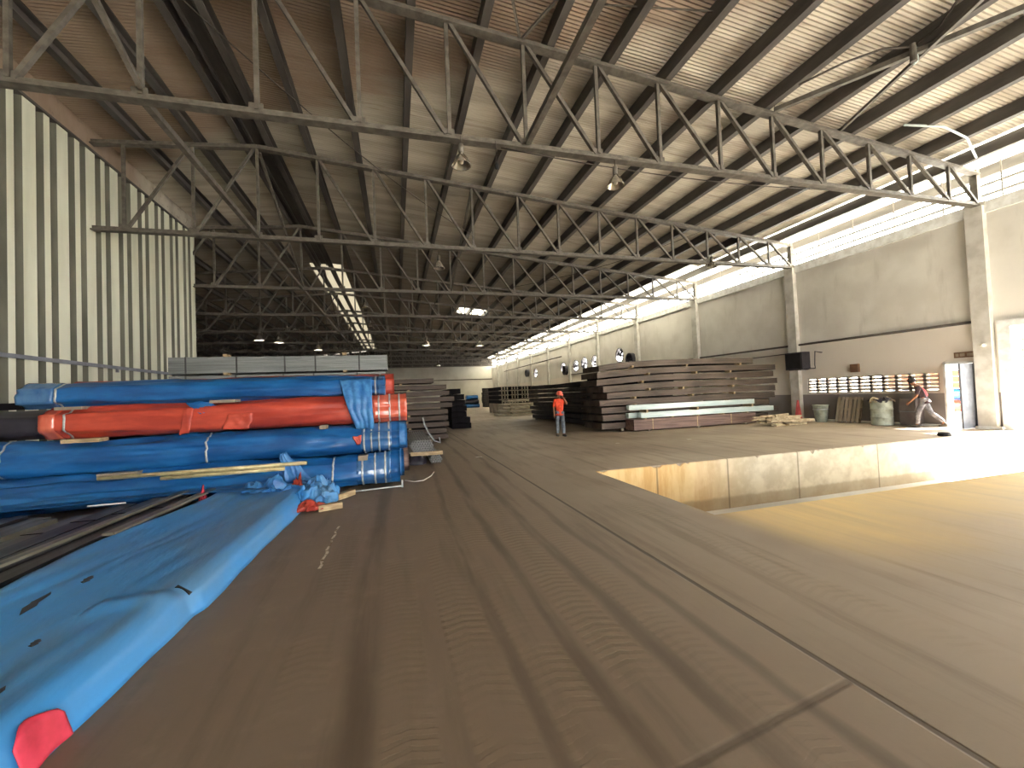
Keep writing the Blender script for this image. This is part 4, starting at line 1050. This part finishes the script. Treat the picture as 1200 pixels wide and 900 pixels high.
for (x, y, rz, L, lab) in ((-1.03, 6.98, .35, .34, 'short timber block on the floor by the red sheet'), (-.9, 7.75, 1.0, .42, 'pale timber block lying by the crumpled bright blue sheet')):
    o = MB().box(-L / 2, L / 2, -.05, .05, 0, .09).build('timber_block', M['wood'], None, loc=(x, y, .0)); o.rotation_euler = (0, 0, rz); tag(o, lab, 'timber')
p = thing('steel_rod', 'thin pale rod with a cross end on the floor before the bundles', 'rod', (0, 0, 0))
MB().tube([(-1.3, 7.95, .03), (.06, 8.12, .03)], .014, 8).build('shaft', M['strap'], p, True)
MB().tube([(.06, 8.12, .0), (.06, 8.12, .14)], .016, 8).build('cross_end', M['strap'], p, True)
wire([(.12, 8.72, .012), (.3, 8.5, .012), (.48, 8.55, .012), (.66, 8.95, .012), (.76, 9.4, .012)], .01, 'pale string curling on the floor beside the bundle ends', 'string', 'string', 'paper')

# bundles of round pipes pointing at the lane
pip = None
def pipe_bundle(label, cx, cy, z0, rows, r, L, group):
    global pip
    root = thing('pipe_bundle', label, 'bundle', (cx, cy, z0), 0, group)
    mm = MB(); N = 12; vs = []
    for yy in (0, L):
        for rr in (r, r * .78):
            for k in range(N): vs.append((rr * math.cos(2 * PI * k / N), yy, rr * math.sin(2 * PI * k / N)))
    fs = []
    for k in range(N):
        j = (k + 1) % N
        fs += [(k, j, 2 * N + j, 2 * N + k), (N + j, N + k, 3 * N + k, 3 * N + j), (j, k, N + k, N + j), (2 * N + k, 2 * N + j, 3 * N + j, 3 * N + k)]
    mm.add(vs, fs); me = mm.mesh('pipe', M['pipe'], False); zz = r
    for i, n_ in enumerate(rows):
        for k in range(n_):
            o = bpy.data.objects.new('pipe', me); COL.objects.link(o); o.parent = root; o.location = ((k - (n_ - 1) / 2) * 2 * r, R.uniform(-.02, .02), zz)
        zz += r * 1.74
    for q in (.25, .7):
        w = max(rows) * r
        st = MB().box(-w - .008, w + .008, q * L - .015, q * L + .015, zz - r * .74, zz - r * .70)
        st.build('strap', M['strap'], root)
    return root
pipe_bundle('Hexagonal bundle of open pipe ends resting on timbers past the tarped bundles', .58, 10.55, .27, (6, 7, 8, 9, 8, 7), .032, 3.2, 'open-ended pipe bundles')
pipe_bundle('Small bundle of open pipe ends on the floor under a timber', .92, 10.6, .02, (4, 5, 4, 3), .032, 3.0, 'open-ended pipe bundles')
o = MB().box(-.45, .33, -.05, .05, 0, .085).build('timber_block', M['wood'], None, loc=(.75, 10.52, .245)); o.rotation_euler = (0, 0, -.15); tag(o, 'pale timber poking out under the hexagonal pipe bundle', 'timber')
spacer((.5, 13.0, 0), (.8, .1, .26), 'rear timber under the hexagonal pipe bundle', None, 'oldwood')
def lump(u, v):
    a = 2 * PI * v; q = math.sin(u * PI / 2)
    n_ = 1 + .18 * noise.noise(Vector((math.cos(a) * 2, math.sin(a) * 2, u * 3)))
    return (.46 + .24 * q * n_ * math.cos(a), 10.9 + .32 * q * n_ * math.sin(a), .23 * math.cos(u * PI / 2) * n_ + .005)
mm = MB(); mm.grid(lump, 12, 24, wrap=True); o = mm.build('covered_lump', M['dark_wrap'], None, True); tag(o, 'dark covered lump under the hexagonal pipe bundle', 'lump')

# far blue tarped bundles
for k, (zz, xo) in enumerate(((.295, 0), (.9, .1), (1.5, .2))):
    tarp_bundle('%s blue tarped bundle far off before the end wall' % ['Bottom', 'Middle', 'Top'][k], 'far blue bundles', 9.6 + xo, 11.7 - xo, 60, zz, .6, .295, 'dark_wrap' if k == 1 else 'blue', 31 + k, (), (), wr=.03)

# litter and chalk on the floor
for (x, y, s_, lab) in ((6.6, 11.6, .09, 'scrap of paper on the dock floor before the bright beams'), (8.9, 11.2, .1, 'scrap of paper on the dock floor before the reddish bundle'), (2.1, 11.1, .12, 'scrap of paper on the floor of the lane')):
    cloth('paper_scrap', 'paper', None, lambda u, v: ((u - .5) * s_ * 1.5, (v - .5) * s_, .008 + .015 * abs(noise.noise(Vector((u * 3, v * 3, x))))), 6, 6, .002, lab, 'scrap', (x, y, 0))
def chalkline(pts, w, label):
    mm = MB(); n_ = len(pts); vs = []
    for i, (x, y) in enumerate(pts):
        ww = w * (.6 + .7 * abs(noise.noise(Vector((i * 1.7, x, y)))))
        vs += [(x - ww, y, .003), (x + ww, y, .003)]
    mm.add(vs, [(2 * i, 2 * i + 1, 2 * i + 3, 2 * i + 2) for i in range(n_ - 1)])
    return tag(mm.build('chalk_mark', M['chalk']), label, 'mark')
chalkline([(-.79 + .012 * math.sin(i * 2.1), 4.55 + i * .11) for i in range(14)], .018, 'white chalk streak on the floor beside the big blue tarp')

# ------------------------------------------------------------------ outside, seen through the openings
struct(MB().box(XW + .25, 90, -60, 120, -1.5, -1.13).box(XL2, XW + .25, -60, YN - .2, -1.5, -.02).build('ground', M['dirt']))
EX = [('White tarped bundle on the yard ground outside the truck door', 23.5, -.82, 'white', 51), ('White tarped bundle on the ground outside, farther from the wall', 24.6, -.82, 'white', 52), ('White tarped bundle outside, second layer', 24.0, -.24, 'white', 53),
      ('Red tarped bundle outside, under the blue ones', 24.1, .32, 'red', 54), ('Blue tarped bundle outside, under the rusty bars', 24.2, .84, 'blue', 55)]
for lab, x, zc, mt, sd in EX:
    tarp_bundle(lab, 'tarped bundles in the yard', 7.5, 15.5, x, zc, .5, .245, mt, sd, (-2, 2), (), wr=.03, loc_axis='y')
tarp_bundle('Blue roll end lying in the yard straight behind the small door', 'tarped bundles in the yard', 21.0, 22.9, 11.45, -.78, .36, .33, 'blue_bright', 57, (), (), wr=.03)
tarp_bundle('Red and pink tarped roll beside the blue roll in the yard', 'tarped bundles in the yard', 21.2, 22.9, 12.2, -.80, .33, .32, 'red', 58, (), (), wr=.03)
for k in range(3):
    bar_bundle('%s bundle of orange rusty bars on the yard pile' % ['Lowest', 'Middle', 'Top'][k], 'rusty bar bundles in the yard', 7.8, 15.0, 24.3, 1.14 + k * .27, .9, .25, 8, 2, 'rust', 'y', 0, 200 + k, 3, 'redbrown', wav=0)
def tree(loc, h, cr, label):
    root = thing('yard_tree', label, 'tree', loc)
    MB().tube([(0, 0, 0), (.05, .03, h * .35), (-.06, .1, h * .6), (.1, .0, h * .85)], [.2, .16, .11, .05], 8).build('trunk', M['bark'], root, True)
    mm = MB(); rg = random.Random(int(h * 10))
    for k in range(2600):
        a = rg.random() * 2 * PI; ph = math.acos(2 * rg.random() - 1); rr = cr * (.55 + .45 * rg.random() ** .5)
        cl = noise.noise(Vector((math.cos(a) * 2, math.sin(a) * 2, ph * 2))) * .3 + 1
        c = Vector((rr * cl * math.sin(ph) * math.cos(a), rr * cl * math.sin(ph) * math.sin(a), h * .72 + rr * cl * .85 * math.cos(ph)))
        d = Vector((rg.uniform(-1, 1), rg.uniform(-1, 1), rg.uniform(-.5, .5))).normalized(); e = d.cross(Vector((rg.uniform(-1, 1), rg.uniform(-1, 1), 1))).normalized(); s_ = rg.uniform(.09, .18)
        mm.add([c - d * s_, c + e * s_ * .45, c + d * s_, c - e * s_ * .45], [(0, 1, 2, 3)])
    mm.build('crown', M['leaf'], root)
tree((38, 15.5, -1.13), 6.2, 2.4, 'green tree standing in the yard beyond the truck door')
p = thing('yard_wall', 'white wall at the back of the yard beyond the rusty bars', 'wall', (42, 14, -1.13))
MB().box(0, .3, -25, 25, 0, 2.6).build('wall_panel', M['whitepaint'], p); MB().box(-.05, .35, -25, 25, 2.6, 2.72).build('coping', M['whitepaint'], p)

# ------------------------------------------------------------------ people
def skinmesh(name, V, E, mt, parent, sub=2, smooth=True):
    "V: dict name -> (x, y, z, r) or (x, y, z, rx, ry); first is the root"
    keys = list(V); me = bpy.data.meshes.new(name)
    me.from_pydata([V[k][:3] for k in keys], [(keys.index(a), keys.index(b)) for a, b in E], [])
    o = bpy.data.objects.new(name, me); COL.objects.link(o)
    sk = o.modifiers.new('skin', 'SKIN'); sk.use_smooth_shade = True
    if not me.skin_vertices: 
        bpy.context.view_layer.objects.active = o
    for i, k in enumerate(keys):
        d = me.skin_vertices[0].data[i]; r = V[k][3:]
        d.radius = (r[0], r[1] if len(r) > 1 else r[0]); d.use_root = (i == 0)
    sb = o.modifiers.new('sub', 'SUBSURF'); sb.levels = sub; sb.render_levels = sub
    bpy.context.view_layer.update()
    dg = bpy.context.evaluated_depsgraph_get()
    me2 = bpy.data.meshes.new_from_object(o.evaluated_get(dg), depsgraph=dg)
    o.modifiers.clear(); o.data = me2; me2.name = name
    me2.materials.clear(); me2.materials.append(M[mt])
    me2.polygons.foreach_set('use_smooth', [True] * len(me2.polygons))
    o.parent = parent
    return o
def hand(V, E, wrist, tag_, d, side, curl):
    "d: pointing direction, side: towards the thumb, curl: palm direction"
    d = Vector(d).normalized(); s_ = Vector(side).normalized(); c = Vector(curl).normalized(); w = Vector(V[wrist][:3])
    pc = w + d * .055; V[tag_ + 'palm'] = (*pc, .030, .018); E.append((wrist, tag_ + 'palm'))
    for i, (off, L) in enumerate(((.028, .070), (.010, .078), (-.009, .073), (-.027, .058))):
        a = pc + d * .04 + s_ * off; b = a + d * L * .5 + c * L * .12; e = b + d * L * .38 + c * L * .35
        for n_, q, r in (('a', a, .0095), ('b', b, .0085), ('c', e, .007)): V['%sf%d%s' % (tag_, i, n_)] = (*q, r)
        E += [(tag_ + 'palm', '%sf%da' % (tag_, i)), ('%sf%da' % (tag_, i), '%sf%db' % (tag_, i)), ('%sf%db' % (tag_, i), '%sf%dc' % (tag_, i))]
    a = pc + s_ * .03 - d * .015; b = a + s_ * .022 + d * .03 + c * .01; e = b + d * .026 + c * .012
    for n_, q, r in (('a', a, .011), ('b', b, .0095), ('c', e, .008)): V['%sth%s' % (tag_, n_)] = (*q, r)
    E += [(tag_ + 'palm', tag_ + 'tha'), (tag_ + 'tha', tag_ + 'thb'), (tag_ + 'thb', tag_ + 'thc')]
def person(label, loc, rz, J, shirt, trou, hat, shoe='shoe'):
    """J: joints in local space, facing -y"""
    root = thing('person', label, 'person', loc, rz)
    v = lambda k: Vector(J[k])
    V = {'pelvis': (*v('pelvis'), .115, .095)}; E = []
    def add(k, p, r, par, r2=None): V[k] = (*p, r) if r2 is None else (*p, r, r2); E.append((par, k))
    add('waist', v('pelvis').lerp(v('chest'), .45), .105, 'pelvis', .085)
    add('chest', v('chest'), .135, 'waist', .10)
    add('neck0', v('neck'), .055, 'chest'); add('neck1', v('neck').lerp(v('head'), .45), .052, 'neck0')
    hd = v('head'); f_ = (v('face') - hd).normalized(); u_ = (hd - v('neck')).normalized(); sd = u_.cross(f_).normalized()
    add('head', hd, .078, 'neck1', .088); add('crown', hd + u_ * .085, .072, 'head', .08)
    add('chin', hd + f_ * .055 - u_ * .06, .034, 'head'); add('nose', hd + f_ * .098 - u_ * .005, .012, 'head')
    for q, nm in ((1, 'earl'), (-1, 'earr')): add(nm, hd + sd * q * .085, .014, 'head')
    for s_ in 'lr':
        add('sh' + s_, v('sh' + s_), .062, 'chest'); add('el' + s_, v('el' + s_), .042, 'sh' + s_); add('wr' + s_, v('wr' + s_), .029, 'el' + s_)
        d = (v('wr' + s_) - v('el' + s_)).normalized()
        hand(V, E, 'wr' + s_, 'h' + s_, J.get('hd' + s_, d), J['thumb' + s_], J['palm' + s_])
        add('hip' + s_, v('hip' + s_), .092, 'pelvis'); add('kn' + s_, v('kn' + s_), .062, 'hip' + s_); 
        add('cf' + s_, v('kn' + s_).lerp(v('an' + s_), .35), .058, 'kn' + s_); add('an' + s_, v('an' + s_), .034, 'cf' + s_)
        add('to' + s_, v('an' + s_).lerp(v('to' + s_), .6), .022, 'an' + s_)
    skinmesh('body', V, E, 'skin', root)
    # clothes
    C = {'waist': (*v('pelvis').lerp(v('chest'), .4), .142, .115), 'hem': (*v('pelvis').lerp(v('chest'), -.30), .2, .14), 'chest': (*v('chest'), .158, .122), 'col': (*v('chest').lerp(v('neck'), .75), .085)}
    C['hem2'] = (*v('pelvis').lerp(v('chest'), -.46), .205, .145); CE = [('waist', 'hem'), ('hem', 'hem2'), ('waist', 'chest'), ('chest', 'col')]
    for s_ in 'lr':
        C['sh' + s_] = (*v('sh' + s_), .08); C['sl' + s_] = (*v('sh' + s_).lerp(v('el' + s_), .95), .062); CE += [('chest', 'sh' + s_), ('sh' + s_, 'sl' + s_)]
    skinmesh('shirt', C, CE, shirt, root)
    C = {'pel': (*v('pelvis'), .115, .10)}; CE = []
    for s_ in 'lr':
        for k, p_, r in (('hip', v('hip' + s_), .098), ('kn', v('kn' + s_), .078), ('cf', v('kn' + s_).lerp(v('an' + s_), .4), .072), ('cu', v('kn' + s_).lerp(v('an' + s_), 1.0), .064)): C[k + s_] = (*p_, r)
        CE += [('pel', 'hip' + s_), ('hip' + s_, 'kn' + s_), ('kn' + s_, 'cf' + s_), ('cf' + s_, 'cu' + s_)]
    skinmesh('trousers', C, CE, trou, root)
    for s_ in 'lr':
        a = v('an' + s_); t = v('to' + s_); d = (t - a); d.z = 0; d.normalize()
        h0 = Vector((a.x, a.y, t.z)) - d * .05
        C = {'mid': (*(h0.lerp(t, .45) + Vector((0, 0, .008))), .058, .05), 'heel': (*h0, .052, .05), 'toe': (*(t + d * .05), .05, .04), 'ank': (*(a - Vector((0, 0, .01))), .056)}
        skinmesh('shoe', C, [('mid', 'heel'), ('mid', 'toe'), ('heel', 'ank')], shoe, root)
    # head wear / hair
    rot = Matrix((sd, -f_, u_)).transposed().to_4x4()
    if hat:
        hm = MB(); hm.lathe([(.118, -.008), (.15, -.012), (.152, -.004), (.122, .006), (.118, .05), (.095, .105), (.05, .135), (.01, .142)], seg=22)
        ho = hm.build('hard_hat', M['hat'], root, True); ho.matrix_local = Matrix.Translation(hd + u_ * .045) @ rot
        bm_ = MB(); bm_.grid(lambda u, v_: ((v_ - .5) * .2, -.10 - .085 * u * (1 - (2 * v_ - 1) ** 2 * .6), -.006 - .012 * u), 4, 10); b2 = solid(bm_.build('peak', M['hat'], ho, True), .006)
    hm = MB(); hm.lathe([(.098, -.06), (.104, -.03), (.106, .01), (.1, .06), (.07, .105), (.01, .118)], seg=20)
    if not hat:
        ho = hm.build('hair', M['hair'], root, True); ho.matrix_local = Matrix.Translation(hd + u_ * .055 - f_ * .022) @ rot
    for q in (-1, 1):
        e = MB(); e.lathe([(.002, -.011), (.009, -.006), (.011, 0), (.009, .006), (.002, .011)], seg=8); eo = e.build('eye', M['eyewhite'], root, True); eo.location = hd + f_ * .082 + sd * q * .03 + u_ * .015
    return root
# worker in orange facing the viewer, one hand raised to his face
J1 = dict(pelvis=(0, 0, .93), chest=(0, -.01, 1.27), neck=(0, 0, 1.42), head=(0.01, -.02, 1.545), face=(.06, -.14, 1.54),
          shl=(.17, 0, 1.36), ell=(.27, -.08, 1.20), wrl=(.15, -.22, 1.42), thumbl=(-.6, .2, .6), palml=(-.8, .5, 0), hdl=(-.5, .15, .9),
          shr=(-.17, 0, 1.36), elr=(-.22, .02, 1.08), wrr=(-.23, -.06, .84), thumbr=(.2, -1, 0), palmr=(1, 0, 0), hdr=(0, -.1, -1),
          hipl=(.085, 0, .89), knl=(.10, -.06, .49), anl=(.12, -.02, .085), tol=(.16, -.17, .035),
          hipr=(-.085, 0, .89), knr=(-.09, .03, .49), anr=(-.10, .10, .085), tor=(-.11, -.05, .035))
person('worker in orange shirt and coral hard hat standing in the lane, hand at face', (5.98, 14.75, 0), math.radians(-12), J1, 'vest', 'jeans', True)
# man in dark clothes striding along the wall, stooping forward
J2 = dict(pelvis=(0, .04, .93), chest=(0, -.09, 1.25), neck=(0, -.155, 1.40), head=(0, -.23, 1.51), face=(0, -.35, 1.46),
          shl=(.17, -.10, 1.33), ell=(.22, -.14, 1.06), wrl=(.2, -.30, .88), thumbl=(-.3, -.5, .8), palml=(-1, 0, 0),
          shr=(-.17, -.10, 1.33), elr=(-.22, .05, 1.09), wrr=(-.22, -.02, .84), thumbr=(.2, -1, 0), palmr=(1, 0, 0),
          hipl=(.085, .03, .90), knl=(.09, -.13, .50), anl=(.09, -.17, .09), tol=(.09, -.32, .045),
          hipr=(-.085, .03, .90), knr=(-.09, .17, .49), anr=(-.09, .47, .17), tor=(-.09, .37, .05))
pp = person('man in dark shirt with red back panel striding along the wall by the small door', (17.0, 9.7, 0), math.radians(210), J2, 'navy', 'palejeans', False)
vst = {'low': (0, .085, 1.0, .11, .075), 'mid': (0, .04, 1.15, .13, .08), 'top': (0, -.04, 1.33, .125, .07)}
skinmesh('red_back_panel', vst, [('low', 'mid'), ('mid', 'top')], 'redvest', pp)

# ------------------------------------------------------------------ light
w = bpy.data.worlds.new('sky'); sc.world = w; w.use_nodes = True
bg = w.node_tree.nodes['Background']; bg.inputs[0].default_value = (1.0, .985, .95, 1); bg.inputs[1].default_value = 8.0
sun = bpy.data.lights.new('sun', 'SUN'); sun.energy = 58; sun.angle = math.radians(1.5); sun.color = (1, .95, .86)
so = bpy.data.objects.new('sun', sun); COL.objects.link(so)
dv = Vector((-.80, .28, -.85)); so.rotation_euler = dv.to_track_quat('-Z', 'Y').to_euler()

sc.view_settings.view_transform = 'Standard'; sc.view_settings.look = 'None'
sc.view_settings.gamma = 1; sc.view_settings.use_curve_mapping = False
sc.view_settings.exposure = 1.3
sc.cycles.max_bounces = 10; sc.cycles.diffuse_bounces = 8; sc.cycles.glossy_bounces = 3
sc.cycles.use_denoising = True
sc.cycles.sample_clamp_indirect = 20
sc.cycles.caustics_reflective = False; sc.cycles.caustics_refractive = False
